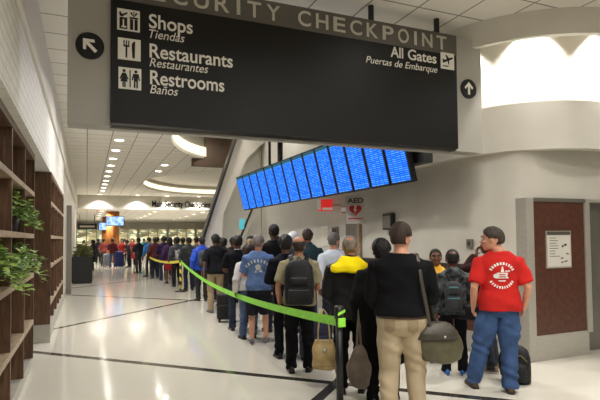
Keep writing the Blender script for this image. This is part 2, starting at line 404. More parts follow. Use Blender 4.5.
# scallop lights in the bulkhead slot
for k, ph in enumerate((-42,5,52,99,140)):
    a = R(ph); rr = 1.50
    p = (AC[0]-rr*math.cos(a), AC[1]-rr*math.sin(a), 4.58)
    e = downlight(p, 'hidden slot downlight washing the curved wall, '+ORD[k]+' along the curve','slot downlights',.07,0,m=M['glow'])
    d = bpy.data.lights.new('lamp','SPOT'); d.energy = 165*LIGHT; d.color = WARM; d.spot_size = R(88); d.spot_blend = .3; d.shadow_soft_size = .05
    l = bpy.data.objects.new('lamp', d); COL.objects.link(l); l.parent = e; l.location = (0,0,-.03); l.rotation_euler = Vector((math.cos(a)*.28,math.sin(a)*.28,-1)).to_track_quat('-Z','Y').to_euler()
for k in range(5):
    for j, x in enumerate((.9,4.3,7.6)):
        downlight((x,35.5+3.2*k,3.55), f'far ceiling downlight beyond the fascia, row {["left","middle","right"][j]}, {ORD[k]} back', 'far hall downlights', .16, 80 if (k+j)%2==0 else 0, m=M['glow'])
for o in COL.objects:
    if o.type == 'LIGHT' and o.parent is None: o['kind'] = 'structure'

# ------------------------------------------------------------------ overhead sign
def disc_xz(cx, cz, r, n=36): return [(cx+r*math.cos(2*math.pi*k/n), cz+r*math.sin(2*math.pi*k/n)) for k in range(n)]
sg = empty('overhead_sign',(2.24,4.95,2.72)); tag(sg,'long black hanging airport sign with white wayfinding text and grey end panels','sign')
inv = Vector((-2.24,-4.95,-2.72))
def sgb(mb,name,m,smooth=False):
    mb.v = [(p[0]+inv.x,p[1]+inv.y,p[2]+inv.z) for p in mb.v]; return mb.build(name,m,sg,smooth)
SB = 2.735; HB = 3.915; HT = 4.17
sgb(MB().box((.2,4.95,SB),(4.28,5.12,HB)),'black_panel',M['signblack'])
sgb(MB().box((.2,4.945,HB),(4.28,5.12,HT)),'header_strip',M['signhead'])
sgb(MB().box((-.17,5.0,SB-.02),(.2,5.22,HT)),'end_panel',M['signgrey'])
sgb(MB().box((4.28,5.0,SB-.02),(4.72,5.22,HT)),'end_panel',M['signgrey'])
sgb(MB().box((.2,5.12,SB-.02),(4.28,5.22,HT)),'back_panel',M['signgrey'])
for x in (3.1,4.06): sgb(MB().cyl((x,5.05,HT-.02),.035,4.41-HT,20),'hanger_pole',M['black'])
def st(*a, **k):
    o = text_mesh(*a, parent=sg, **k); o.location = inv; return o
YF = 4.949
for word, x0, x1 in (('SECURITY',.335,1.90),('CHECKPOINT',2.11,4.12)):   # widely spaced capitals
    n = len(word); wts = [.45 if ch == 'I' else 1.0 for ch in word]; gap = .42; tot = sum(wts)+gap*(n-1); u = (x1-x0)/tot; x = x0
    for ch, w_ in zip(word, wts):
        ww = w_*u*(.55 if ch == 'I' else 1.0)
        st(ch, x+(w_*u-ww)/2, x+(w_*u-ww)/2+ww, 3.965, .165, YF-.006, M['letterhead'], bold=.012); x += (w_+gap)*u
for t, x0, x1, z, cap, b, sh in (('Shops',.545,.965,3.69,.135,.012,0),('Tiendas',.545,.885,3.59,.085,0,.25),('Restaurants',.55,1.375,3.40,.135,.012,0),('Restaurantes',.55,1.12,3.31,.085,0,.25),
     ('Restrooms',.555,1.285,3.14,.135,.012,0),('Baños',.555,.82,3.05,.085,0,.25),('All',3.30,3.475,3.775,.125,.012,0),('Gates',3.545,3.965,3.775,.125,.012,0),('Puertas de Embarque',2.96,3.975,3.66,.08,0,.25)):
    st(t, x0, x1, z, cap, YF, M['letter'], bold=b, shear=sh)
def icon(x0,z0,w,shapes):
    """white square pictogram plate with dark shapes (in unit coordinates)"""
    sgb(MB().box((x0,4.942,z0),(x0+w,4.951,z0+w)),'pictogram_plate',M['letter'])
    mb = MB()
    for s in shapes: mb.prism([(x0+p[0]*w,z0+p[1]*w) for p in s],4.939,4.944)
    sgb(mb,'pictogram',M['signblack'])
def rc(a,b,c,d): return [(a,b),(c,b),(c,d),(a,d)]
def dc(x,y,r): return disc_xz(x,y,r,16)
icon(.255,3.625,.205,[rc(.1,.06,.44,.6),[(.1,.66),(.2,.62),(.46,.8),(.42,.86),(.22,.74),(.14,.86),(.08,.84)],rc(.56,.06,.7,.56),rc(.76,.06,.9,.56),rc(.54,.58,.92,.66),[(.72,.68),(.56,.84),(.64,.9)],[(.74,.68),(.9,.84),(.82,.9)],[(.71,.68),(.75,.68),(.75,.92),(.71,.92)]])
sgb(MB().prism([(.255+.205*a,3.625+.205*b) for a,b in ((.18,.12),(.4,.12),(.4,.18),(.3,.2),(.3,.5),(.24,.5),(.24,.2),(.18,.18))],4.936,4.942),'pictogram',M['letter'])
icon(.262,3.345,.205,[rc(.33,.1,.41,.6),rc(.24,.6,.5,.68),rc(.24,.68,.29,.9),rc(.345,.68,.395,.9),rc(.45,.68,.5,.9),[(.64,.1),(.74,.1),(.76,.88),(.7,.9),(.6,.74),(.61,.45)]])
icon(.268,3.065,.205,[dc(.24,.84,.07),[(.16,.74),(.32,.74),(.44,.46),(.38,.44),(.32,.6),(.4,.34),(.31,.34),(.31,.08),(.25,.08),(.25,.34),(.23,.34),(.23,.08),(.17,.08),(.17,.34),(.08,.34),(.16,.6),(.1,.44),(.04,.46)],
   rc(.48,.1,.53,.9),dc(.76,.84,.07),[(.64,.74),(.88,.74),(.95,.44),(.89,.42),(.85,.6),(.85,.08),(.78,.08),(.78,.38),(.74,.38),(.74,.08),(.67,.08),(.67,.6),(.63,.42),(.57,.44)]])
icon(4.03,3.725,.205,[[(.1,.42),(.2,.36),(.88,.66),(.9,.74),(.8,.76),(.6,.68),(.42,.86),(.34,.84),(.44,.62),(.26,.54),(.16,.6),(.1,.58),(.16,.48)],[(.5,.56),(.62,.6),(.6,.3),(.54,.28)],rc(.14,.14,.56,.2)])
def arrow(cx,cz,ang,r,y0=5.085):
    sgb(MB().prism(disc_xz(cx,cz,r,40),y0,y0+.017),'arrow_disc',M['signblack'])
    pts = [(-.12,-.6),(.12,-.6),(.12,.25),(.42,-.05),(.55,.12),(0,.68),(-.55,.12),(-.42,-.05),(-.12,.25)]
    c,s = math.cos(ang),math.sin(ang)
    sgb(MB().prism([(cx+r*(p[0]*c-p[1]*s),cz+r*(p[0]*s+p[1]*c)) for p in pts],y0-.005,y0+.001),'arrow',M['letter'])
arrow(.02,3.45,R(45),.125,4.985); arrow(4.50,3.53,0,.125,4.985)

# ------------------------------------------------------------------ flight displays
def screen_material(k):
    m = bpy.data.materials.new('flight_screen'); m.use_nodes = True
    nt = m.node_tree; N = nt.nodes.new; L = nt.links.new; nt.nodes.remove(nt.nodes['Principled BSDF'])
    co = N('ShaderNodeTexCoord'); sp = N('ShaderNodeSeparateXYZ'); L(co.outputs['Object'],sp.inputs[0])
    br = N('ShaderNodeTexBrick'); br.offset = 0; br.squash = 1; br.inputs['Scale'].default_value = 1
    br.inputs['Brick Width'].default_value = .115; br.inputs['Row Height'].default_value = .030; br.inputs['Mortar Size'].default_value = .009
    br.inputs['Color1'].default_value = (.14,.50,1,1); br.inputs['Color2'].default_value = (.02,.2,1,1); br.inputs['Mortar'].default_value = (.006,.085,.72,1)
    mp = N('ShaderNodeMapping'); mp.inputs['Rotation'].default_value = (R(90),0,0); mp.inputs['Location'].default_value = (k*.31,0,k*.17)
    cb = N('ShaderNodeCombineXYZ'); L(sp.outputs[1],cb.inputs[0]); L(sp.outputs[2],cb.inputs[1])
    L(cb.outputs[0],br.inputs['Vector'])
    n = N('ShaderNodeTexNoise'); n.inputs['Scale'].default_value = 9; L(co.outputs['Object'],n.inputs[0])
    mx = N('ShaderNodeMix'); mx.data_type='RGBA'; mx.inputs[0].default_value = .85; mx.inputs[6].default_value=(.01,.13,.9,1); L(br.outputs['Color'],mx.inputs[7])
    gt = N('ShaderNodeMath'); gt.operation='GREATER_THAN'; gt.inputs[1].default_value=.86; L(sp.outputs[2],gt.inputs[0])
    m2 = N('ShaderNodeMix'); m2.data_type='RGBA'; L(gt.outputs[0],m2.inputs[0]); L(mx.outputs[2],m2.inputs[6]); m2.inputs[7].default_value=(.03,.10,.14,1)
    e = N('ShaderNodeEmission'); e.inputs[1].default_value = 1.35; L(m2.outputs[2],e.inputs[0]); L(e.outputs[0],nt.nodes['Material Output'].inputs[0])
    return m
SCR = screen_material(0)
FX0, FY0 = 4.26, 5.87; PIT = .543; NSC = 14
fdir = Vector((-.029,1,0)).normalized(); frz = math.atan2(fdir.y,fdir.x)-math.pi/2
frame = empty('display_rack',(FX0,FY0,2.417),frz); tag(frame,'long black overhead rack and poles carrying the row of flight displays','rack')
LEN = PIT*NSC
MB().box((.06,-.14,.27),(.24,.5,1.05),.01).build('end_box',M['black'],frame)
MB().box((.16,.0,.45),(.26,LEN,.60)).build('rail',M['black'],frame)
MB().box((.16,.0,.80),(.26,LEN,.90)).build('rail',M['black'],frame)
for yy in (1.2,5.45,6.15):
    MB().cyl((.22,yy,.5),.065 if 4 < yy < 6 else .035,2.6,16).build('hanger_pole',M['black'],frame)
for k in range(NSC):
    e = empty('flight_display',(FX0,FY0,2.417)); p = Vector((FX0,FY0,2.417))+fdir*(PIT*(k+.5)); e.location = p
    e.rotation_euler = Euler = Matrix.Rotation(frz,3,'Z').to_euler()
    e.rotation_euler = (Matrix.Rotation(frz,3,'Z') @ Matrix.Rotation(R(-14),3,'Y')).to_euler()
    tag(e, ('blue portrait flight display, nearest the sign end of the row' if k == 0 else 'blue portrait flight display, farthest from the sign in the row' if k == NSC-1 else f'blue portrait flight display, {ORD[k]} from the near right end of the row'),'display','flight displays in the overhead row')
    w = PIT/2-.012
    MB().box((.08,-.05,.3),(.26,.05,.36)).build('bracket',M['black'],e)
    MB().box((0,-w,0),(.09,w,.95),.006).build('casing',M['black'],e)
    MB().add([(-.002,-w+.03,.035),(-.002,w-.03,.035),(-.002,w-.03,.92),(-.002,-w+.03,.92)],[(0,1,2,3)]).build('screen',SCR,e,fix=False)

# ------------------------------------------------------------------ steel door block with brown panel (right)
struct(MB().box((5.27,4.83,0),(5.40,5.02,2.14),.006).build('door_1_jamb', M['steel']))
struct(MB().box((5.40,4.83,2.09),(6.38,4.90,2.14)).build('door_1_head', M['steel_dk']))
db = struct(MB().box((5.40,4.85,.30),(6.36,4.90,2.09)).build('door_1', M['maroon']))
MB().box((5.40,4.838,.30),(6.36,4.852,.325)).build('sill_strip',M['steel'],db)
struct(MB().box((5.40,4.83,0),(6.38,4.90,.30),.006).build('door_1_base', M['steel']))
struct(MB().box((6.36,4.83,.30),(6.46,5.1,2.14)).build('door_1_post', M['steel']))
struct(MB().box((6.46,4.98,0),(8.4,5.1,2.14)).build('door_2', M['steel_dk']))
struct(MB().box((6.46,4.85,2.1),(8.4,5.1,2.14)).build('door_2_head', M['steel']))
nb = empty('notice_board',(5.85,4.849,1.20)); tag(nb,'white paper notice with grey header on the brown door panel','notice')
MB().box((-.235,-.012,0),(.235,.0,.50)).build('backing',M['steel'],nb)
MB().box((-.215,-.016,.02),(.215,-.011,.44)).build('paper',M['white'],nb)
MB().box((-.215,-.018,.445),(.215,-.011,.49)).build('header',M['signhead'],nb)
r2 = random.Random(3)
for i in range(8):
    z = .40-i*.035
    MB().box((-.18,-.018,z),(-.18+r2.uniform(.10,.2),-.0155,z+.008)).build('printed_line',M['signhead'],nb)
for i in range(9):
    a,b_ = r2.uniform(-.02,.15),r2.uniform(.06,.33); MB().box((a,-.018,b_),(a+r2.uniform(.02,.05),-.0155,b_+r2.uniform(.006,.03))).build('printed_mark',M['signhead'],nb)
# ------------------------------------------------------------------ wall fittings behind the queue
M['paper'] = mat('paper', (226,224,216), .7); M['red'] = mat('aed_red',(190,40,34),.5); M['redlit'] = mat('lit_red',(224,48,42),.5,emit=.55); M['pinkwhite'] = mat('sign_white',(232,222,216),.6,emit=.15)
def flag_box(name,label,cat,loc,w,h,m):
    e = empty(name,loc,R(-29)); tag(e,label,cat); MB().box((-w/2,-.03,0),(w/2,.03,h),.006).build('panel',m,e); return e
a = flag_box('defibrillator_sign','white projecting AED sign with red heart on the right wall','sign',(4.73,8.38,1.90),.37,.53,mat('sign_card',(198,192,186),.6))
t = text_mesh('AED',-.15,.15,.40,.09,-.031,M['rail'],a,bold=.03)
hp = [(0.12*math.sin(t_)**3*1.0, .265+.0072*(13*math.cos(t_)-5*math.cos(2*t_)-2*math.cos(3*t_)-math.cos(4*t_))) for t_ in np.linspace(0,2*math.pi,40)[:-1]]
MB().prism(hp,-.036,-.03).build('heart',M['red'],a)
MB().prism([(-.01,.345),(.03,.345),(.0,.275),(.035,.275),(-.03,.175),(-.005,.25),(-.035,.25)],-.04,-.035).build('bolt',M['paper'],a)
MB().box((-.14,-.034,.09),(.14,-.03,.11)).build('text_line',M['red'],a)
MB().box((.18,-.02,.25),(.42,.02,.29)).build('bracket',M['steel'],a)
a = flag_box('exit_sign','small lit red and white sign on the wall left of the AED sign','sign',(4.75,9.74,2.22),.33,.25,M['redlit'])
MB().box((-.17,-.034,.03),(-.09,-.03,.25)).build('white_band',M['pinkwhite'],a); MB().box((-.06,-.034,.02),(.16,-.03,.07)).build('white_line',M['pinkwhite'],a)
MB().box((.15,-.02,.1),(.42,.02,.14)).build('bracket',M['steel'],a)
a = flag_box('red_sign_double','small reddish box doubling the red sign, on the wall between the red sign and the AED sign','alarm',(4.91,9.1,2.15),.18,.13,M['red'])  # box stands in for the doubled image of the red sign
MB().box((-.09,-.034,.02),(.0,-.03,.11)).build('lens',M['pinkwhite'],a)  # pale patch on the front of that stand-in box
# recessed door frame behind the queue
struct(MB().box((XS-.03,8.76,0),(XS+.02,9.3,2.24)).build('door_3',M['steel_dk']))
struct(MB().box((XS-.06,8.68,0),(XS+.02,8.78,2.3)).build('door_3_jamb',M['wood2']))
def wallplate(name,label,cat,y,z,w,h,d,m,inner=None):
    e = empty(name,(XS,y,z)); tag(e,label,cat); MB().box((-d,-w/2,0),(-.005,w/2,h),.004).build('body',m,e)
    if inner: MB().box((-d-.006,-w/2+.02,.03),(-d+.001,w/2-.02,h-.04)).build('face',inner,e)
    return e
wallplate('notice','white paper notice on the right wall behind the teal jacket','notice',10.33,1.44,.4,.46,.02,M['paper'],M['white'])
wallplate('control_box','narrow grey control box on the right wall beside the paper notice','box',9.78,1.44,.24,.44,.06,M['steel_dk'],M['rail'])
wallplate('phone_box','black wall box on the right wall left of the nearest man','box',7.63,1.77,.27,.29,.10,M['black'],M['steel_dk'])
e = empty('wall_switch',(AC[0]-RW*math.cos(R(10)),AC[1]-RW*math.sin(R(10)),1.47),R(10)); tag(e,'small steel switch box on the curved wall above the boys','switch')
MB().box((-.05,-.045,0),(-.002,.045,.13),.006).build('box',M['steel_dk'],e); MB().box((-.056,-.015,.04),(-.049,.015,.09)).build('rocker',M['rail'],e)
# small slanted panel under the displays
e = empty('slanted_banner',(4.15,14.345,1.56)); tag(e,'narrow slanted cream strip with teal sign below the displays','banner')
MB().prism([(0,.0),(.14,.0),(.62,1.15),(.50,1.15)],0,.06).build('strip',M['plaster'],e)
MB().prism([(-.03,.0),(.02,.0),(.52,1.15),(.47,1.15)],-.02,.05).build('rail',M['rail'],e)
M['teal'] = mat('teal_lit',(90,200,214),.5,emit=.35)
MB().prism([(.0,.36),(.14,.36),(.17,.66),(.02,.66)],-.05,.0).build('teal_panel',M['teal'],e)

# ------------------------------------------------------------------ shelves on the left
def shelving(name,label,y0,y1,x0,x1,levels,step,top,base):
    e = empty(name,((x0+x1)/2,y0,0)); tag(e,label,'shelf','wall shelving')
    ox,oy = (x0+x1)/2,y0
    def b(a,c,n,m,bev=0.): return MB().box((a[0]-ox,a[1]-oy,a[2]),(c[0]-ox,c[1]-oy,c[2]),bev).build(n,m,e)
    b((x0,y0+.03,base),(x0+.03,y1,top),'back_panel',M['woodback'])
    for z in levels: b((x0+.03,y0+.04,z-.028),(x1+.004,y1-.04,z+.028),'shelf_board',M['wood2'],.004)
    y = y1-step
    while y > y0+.2:
        b((x0+.03,y-.02,base),(x1-.004,y+.02,top-.06),'divider',M['wood']); y -= step
    b((x0,y0,0.0 if base < .15 else base),(x1,y0+.04,top),'side_panel',M['wood']); b((x0,y1-.04,base),(x1,y1,top),'side_panel',M['wood'])
    b((x0,y0+.006,top-.07),(x1+.004,y1-.006,top+.002),'top_board',M['wood'])
    b((x0+.04,y0+.02,0),(x1-.02,y1-.02,base),'plinth',M['steel'])
    return e
shelving('shelving_unit','near dark wood cubby shelving wall with potted plants',-2.0,7.36,-1.11,-.63,(.60,1.20,1.70,2.24),1.05,2.755,.13)
s2 = shelving('shelving_unit','second dark wood shelving unit with steel base beyond the gap',9.06,13.9,-1.11,-.54,(.62,1.22,1.70,2.26),.95,2.755,.29)
MB().box((-.285,-.012,0),(.29,.002,.29)).build('steel_cladding',M['steel'],s2)
o = MB().box((-.575,16.9,0),(-.43,17.1,2.72),.01).build('steel_post',M['steel_dk']); tag(o,'slim grey steel post against the left wall past the shelving','post')

def leaf_into(mb, base, d, size, up):
    d = np.array(d,float); d /= np.linalg.norm(d); up = np.array(up,float)
    sd = np.cross(d,up); sd /= np.linalg.norm(sd)+1e-9; nn = np.cross(sd,d)
    prof = [(0,0,0),(.18,.30,.02),(.45,.42,.03),(.75,.28,-.02),(1,0,-.12)]
    vs_ = []; 
    for t,w_,h in prof:
        c = np.array(base)+d*t*size+nn*h*size
        if w_ == 0: vs_.append(c)
        else: vs_ += [c-sd*w_*size+nn*.08*size,c,c+sd*w_*size+nn*.08*size]
    mb.add(vs_,[(0,1,2),(0,2,3),(1,4,5,2),(2,5,6,3),(4,7,8,5),(5,8,9,6),(7,10,8),(8,10,9)])
def potted(label,loc,r,h,drop,n,size,seed,pot=True,group='potted plants on the shelves',spread=(1,1)):
    rr = random.Random(seed); e = empty('potted_plant',loc); tag(e,label,'plant',group)
    MB().cyl((0,0,0),.10,.16,24,r2=.13).build('pot',M['pot'],e,True); MB().cyl((0,0,.15),.115,.015,20).build('soil',M['soil'],e)
    mb = MB(); sm = MB()
    for i in range(n):
        a = rr.uniform(0,2*math.pi); t = rr.random()**.6
        x = math.cos(a)*r*t*spread[0]; y = math.sin(a)*r*t*spread[1]; z = .18+h*(1-t*t)*rr.random()
        if x > .16 and rr.random() < .8: z -= drop*rr.random()*min(1,(x-.1)/.2)
        x = max(-.2,x)
        leaf_into(mb,(x,y,max(.03 if x < .22 else -1,z)),(math.cos(a)+rr.uniform(-.5,.5),math.sin(a)+rr.uniform(-.5,.5),rr.uniform(-.5,.5)),size*rr.uniform(.7,1.2),(rr.uniform(-.4,.4),rr.uniform(-.4,.4),1))
        if i % 6 == 0: sm.chain([(0,0,.15),(x*.5,y*.5,.15+max(0,z)*.6),(x,y,max(.03,z))],.004,6)
    mb.build('foliage',M['leaf'],e,fix=False); sm.build('stems',M['stem'],e)
    return e
potted('leafy pothos on the upper shelf spilling past the shelf edge',(-.80,6.2,1.728),.31,.30,.22,560,.066,1,spread=(1,1.6))
potted('large leafy pothos on the lower shelf at the left edge',(-.82,4.85,1.228),.35,.26,.25,600,.07,2,spread=(1,1.5))
potted('leafy pothos on the lower shelf farther along, under the upper plant',(-.79,6.2,1.228),.36,.24,.22,560,.066,3,spread=(1,1.7))
e = empty('digital_picture',(-.90,5.60,1.73)); tag(e,'small glowing blue white screen on the upper shelf beside the plant','screen')
MB().box((0,-.06,0),(.02,.06,.2),.004).build('frame',M['black'],e); MB().box((.02,-.05,.01),(.023,.05,.19)).build('screen',emis('bluewhite',(.35,.5,1.0),1.0),e)

# planter by the left wall
e = empty('planter',(-.16,21.0,0)); tag(e,'tall dark planter box with a bushy plant by the left wall','planter')
MB().box((-.36,-.3,.04),(.36,.3,1.02),.015).build('box',M['black'],e); MB().box((-.33,-.27,0),(.33,.27,.05)).build('foot',M['rail'],e)
mb = MB(); rr = random.Random(9)
for i in range(190):
    a = rr.uniform(0,6.283); t = rr.random(); leaf_into(mb,(math.cos(a)*.3*t,math.sin(a)*.26*t,1.0+.55*rr.random()*(1-.6*t)),(math.cos(a),math.sin(a),rr.uniform(.1,1.2)),.17,(rr.uniform(-.3,.3),.2,1))
mb.build('foliage',mat('planter_leaf',(92,104,62),.5,rgb2=(150,150,100),scale=5),e,fix=False)

# ------------------------------------------------------------------ far hall
fs = empty('checkpoint_lettering',(3.82,32.99,3.74)); tag(fs,'black raised lettering for the main security checkpoint on the far fascia','sign')
text_mesh('Main Security Checkpoint',0,3.75,0,.38,-.004,M['matte'],fs,bold=.018,depth=.03)
MB().prism([(3.95,.13),(4.25,.13),(4.25,.03),(4.5,.18),(4.25,.33),(4.25,.23),(3.95,.23)],-.03,.005).build('arrow',M['black'],fs)
br = MB().box((3.28,17.0,4.12),(5.5,17.15,5.58),.02).build('bronze_panel',M['bronze']); tag(br,'brown bronze panel hanging in the ceiling opening','panel')
for k,(x,y,lab) in enumerate(((1.62,36.0,'nearer orange wood column with blue screens in the far hall'),(1.55,44.5,'farther orange wood column left of the nearer one'))):
    e = empty('wood_column',(x,y,0)); tag(e,lab,'column','far wood columns')
    MB().cyl((0,0,.1),.42,3.45,28).build('shaft',M['orange'],e,True); MB().cyl((0,0,0),.47,.12,28).build('base',M['steel'],e,True); MB().cyl((0,0,1.1),.435,.03,28).build('band',M['steel'],e,True)
def tv(label,loc,w,h):
    e = empty('monitor',loc); tag(e,label,'monitor','monitors on the far columns'); MB().box((-w/2,-.05,0),(w/2,.02,h),.01).build('casing',M['black'],e)
    m = bpy.data.materials.new('tv_screen'); m.use_nodes = True; nt = m.node_tree; nt.nodes.remove(nt.nodes['Principled BSDF'])
    v = nt.nodes.new('ShaderNodeTexVoronoi'); v.inputs['Scale'].default_value = 4; co = nt.nodes.new('ShaderNodeTexCoord'); nt.links.new(co.outputs['Object'],v.inputs[0])
    rp = nt.nodes.new('ShaderNodeValToRGB'); rp.color_ramp.elements[0].color = (.02,.25,.9,1); rp.color_ramp.elements[1].color = (.75,.9,1,1); nt.links.new(v.outputs['Distance'],rp.inputs[0])
    em = nt.nodes.new('ShaderNodeEmission'); em.inputs[1].default_value = 1.4; nt.links.new(rp.outputs[0],em.inputs[0]); nt.links.new(em.outputs[0],nt.nodes['Material Output'].inputs[0])
    MB().box((-w/2+.04,-.056,.04),(w/2-.04,-.05,h-.04)).build('screen',m,e)
    MB().box((-.05,.02,h/2-.05),(.05,.32,h/2+.05)).build('bracket',M['rail'],e)
tv('blue wall monitor on the nearer orange column',(1.72,35.25,2.56),1.15,.66); tv('blue wall monitor on the farther orange column',(1.45,43.75,2.42),1.15,.66)
# stores
M['storelit'] = None
def store_mat():
    m = bpy.data.materials.new('lit_store_window'); m.use_nodes = True; nt = m.node_tree; nt.nodes.remove(nt.nodes['Principled BSDF'])
    co = nt.nodes.new('ShaderNodeTexCoord'); mp = nt.nodes.new('ShaderNodeMapping'); mp.inputs['Scale'].default_value = (1,1,2.2); nt.links.new(co.outputs['Object'],mp.inputs[0])
    v = nt.nodes.new('ShaderNodeTexVoronoi'); v.inputs['Scale'].default_value = 1.8; nt.links.new(mp.outputs[0],v.inputs[0])
    hs = nt.nodes.new('ShaderNodeValToRGB'); el = hs.color_ramp.elements; el[0].color = (.13,.11,.06,1); el[1].color = (.85,.9,.6,1)
    for p,c in ((.3,(.35,.30,.16,1)),(.5,(.16,.22,.14,1)),(.7,(.55,.42,.2,1))): q = el.new(p); q.color = c
    sp = nt.nodes.new('ShaderNodeSeparateColor'); nt.links.new(v.outputs['Color'],sp.inputs[0]); nt.links.new(sp.outputs[0],hs.inputs[0])
    em = nt.nodes.new('ShaderNodeEmission'); em.inputs[1].default_value = 1.5; nt.links.new(hs.outputs[0],em.inputs[0]); nt.links.new(em.outputs[0],nt.nodes['Material Output'].inputs[0]); return m
SM = store_mat()
places = ['behind the left far travellers','behind the brown columns','left of centre','behind the head of the queue','right, below the lettering','far right beside the slanted wall']
for k in range(6):
    x0 = -4.2+3.15*k
    e = empty('store_window',(x0,57.5,0)); tag(e,'lit shop front window with shelves of goods, '+places[k],'store window','far shop fronts')
    MB().box((.08,.12,.9),(2.97,.14,2.75)).build('display',SM,e); MB().box((0,.0,0),(3.05,.3,.9)).build('counter',M['plaster'],e)
    for xx in (0,.98,1.98,2.97): MB().box((xx,-.02,.9),(xx+.08,.14,2.75)).build('mullion',M['steel'],e)
    for z in (1.45,2.05): MB().box((.08,.0,z),(2.97,.12,z+.04)).build('shelf',M['steel'],e)
    MB().box((0,-.05,2.75),(3.05,.3,3.55)).build('fascia',M['plaster'],e)
e = empty('gate_sign',(-.62+.75,40.0,2.45)); tag(e,'dark rectangular hanging sign above the planter in the far hall','sign'); MB().box((-.75,-.05,.0),(.55,.05,.42),.01).build('panel',M['black'],e); MB().box((-.6,-.056,.14),(.4,-.05,.26)).build('marking',M['letterhead'],e)
for xx in (-.6,.4): MB().cyl((xx,0,.42),.02,.70,10).build('hanger',M['rail'],e)

# ------------------------------------------------------------------ belt stanchions
def stanchion(label,loc,polemat,h=1.0,striped=False):
    e = empty('belt_stanchion',loc); tag(e,label,'stanchion','queue barrier stanchions')
    v = [(0.175,0),(.175,.02),(.15,.035),(.05,.05),(.035,.06)]
    MB().loft([((0,0,z),(r,0,0),(0,r,0)) for r,z in v],32).build('base',M['black'],e,True)
    MB().cyl((0,0,.05),.032,h-.13,20).build('pole',polemat,e,True)
    MB().loft([((0,0,h-.09),(.034,0,0),(0,.034,0)),((0,0,h-.085),(.042,0,0),(0,.042,0)),((0,0,h+.02),(.042,0,0),(0,.042,0)),((0,0,h+.028),(.03,0,0),(0,.03,0))],24).build('head',M['black'],e,True)
    return e
def stripes():
    m = bpy.data.materials.new('hazard_stripes'); m.use_nodes = True; nt = m.node_tree; b = nt.nodes['Principled BSDF']
    co = nt.nodes.new('ShaderNodeTexCoord'); w_ = nt.nodes.new('ShaderNodeTexWave'); w_.bands_direction = 'DIAGONAL'; w_.inputs['Scale'].default_value = 2.6
    nt.links.new(co.outputs['Object'],w_.inputs[0]); rp = nt.nodes.new('ShaderNodeValToRGB'); rp.color_ramp.interpolation = 'CONSTANT'
    rp.color_ramp.elements[0].color = (.012,.012,.012,1); rp.color_ramp.elements[1].position = .5; rp.color_ramp.elements[1].color = lin((222,200,60))+(1,)
    nt.links.new(w_.outputs['Fac'],rp.inputs[0]); nt.links.new(rp.outputs[0],b.inputs['Base Color']); return m
SA = (2.085,4.02,0); SBp = (2.70,15.9,0); SC = (2.40,23.2,0)
stA = stanchion('black belt stanchion in front of the person with the yellow hood',SA,M['black'])
stB = stanchion('yellow and black striped belt stanchion farther down the queue',SBp,stripes())
stC = stanchion('farthest pale belt stanchion where the yellow belt ends',SC,M['white'])
def belt(parent,a,b,za,zb,sag,w_,m,n=40):
    mb = MB(); P = []
    for i in range(n+1):
        t = i/n; P.append((a[0]+(b[0]-a[0])*t-parent.location.x,a[1]+(b[1]-a[1])*t-parent.location.y,za+(zb-za)*t-4*sag*t*(1-t)))
    v = []
    for p in P: v += [(p[0]-.001,p[1],p[2]-w_/2),(p[0]-.001,p[1],p[2]+w_/2),(p[0]+.001,p[1],p[2]+w_/2),(p[0]+.001,p[1],p[2]-w_/2)]
    f = [(4*i+k,4*i+4+k,4*i+4+(k+1)%4,4*i+(k+1)%4) for i in range(n) for k in range(4)]+[(0,1,2,3),(4*n+3,4*n+2,4*n+1,4*n)]
    mb.add(v,f); return mb.build('belt',m,parent)
belt(stA,(SA[0]-.01,SA[1]+.045),(SBp[0],SBp[1]-.045),.885,.95,.235,.085,M['green'])
belt(stB,(SBp[0],SBp[1]+.045),(SC[0],SC[1]-.045),.95,.97,.15,.085,M['yellowbelt'])
mb = MB().box((-.036,-.06,.845),(.036,-.0425,.925),.004); mb.build('belt_clip',M['green'],stA); 
MB().prism([(-.034,.945),(.036,.975),(.036,1.0),(-.034,.97)],-.052,-.043).build('belt_clip',M['green'],stA)

# ------------------------------------------------------------------ people
def ik(a, b, l1, l2, pole):
    a = np.array(a,float); b = np.array(b,float); d = b-a; L = np.linalg.norm(d); mx = (l1+l2)*.999
    if L > mx: b = a+d/L*mx; d = b-a; L = mx
    u = d/L; x = (l1*l1-l2*l2+L*L)/(2*L); h = math.sqrt(max(0,l1*l1-x*x))
    p = np.array(pole,float); p -= u*(p@u); p /= np.linalg.norm(p)+1e-9
    return a+u*x+p*h, b
CLOTH = {}
def cloth(rgb, kind='cotton', rgb2=None):
    key = (rgb,kind,rgb2)
    if key not in CLOTH:
        if kind == 'denim': CLOTH[key] = mat('denim',rgb,.85,var=.22,scale=9,bump=.35,bscale=420,spec=.2)
        elif kind == 'camo': CLOTH[key] = mat('camouflage_cloth',rgb,.85,rgb2=rgb2,scale=16,bump=.2,bscale=200,spec=.2)
        elif kind == 'heather': CLOTH[key] = mat('heather_cloth',rgb,.9,var=.18,scale=30,bump=.25,bscale=260,spec=.2)
        elif kind == 'leather': CLOTH[key] = mat('leather',rgb,.45,var=.15,scale=14,bump=.2,bscale=150,spec=.5)
        elif kind == 'nylon': CLOTH[key] = mat('nylon',rgb,.6,var=.1,scale=12,bump=.25,bscale=300,spec=.35)
        else: CLOTH[key] = mat('cotton_cloth',rgb,.9,var=.10,scale=5,bump=.25,bscale=300,spec=.15)
    return CLOTH[key]
SKIN = dict(light=mat('skin_light',(206,150,122),.5,var=.06,scale=20), tan=mat('skin_tan',(176,120,90),.5,var=.06,scale=20), brown=mat('skin_brown',(104,66,46),.5,var=.06,scale=20), dark=mat('skin_dark',(70,44,32),.5,var=.06,scale=20))
def hairmat(rgb): 
    k = ('hair',rgb)
    if k not in CLOTH: CLOTH[k] = mat('hair',rgb,.6,var=.35,scale=60,bump=.5,bscale=220,stretch=(1,1,.25),spec=.3)
    return CLOTH[k]
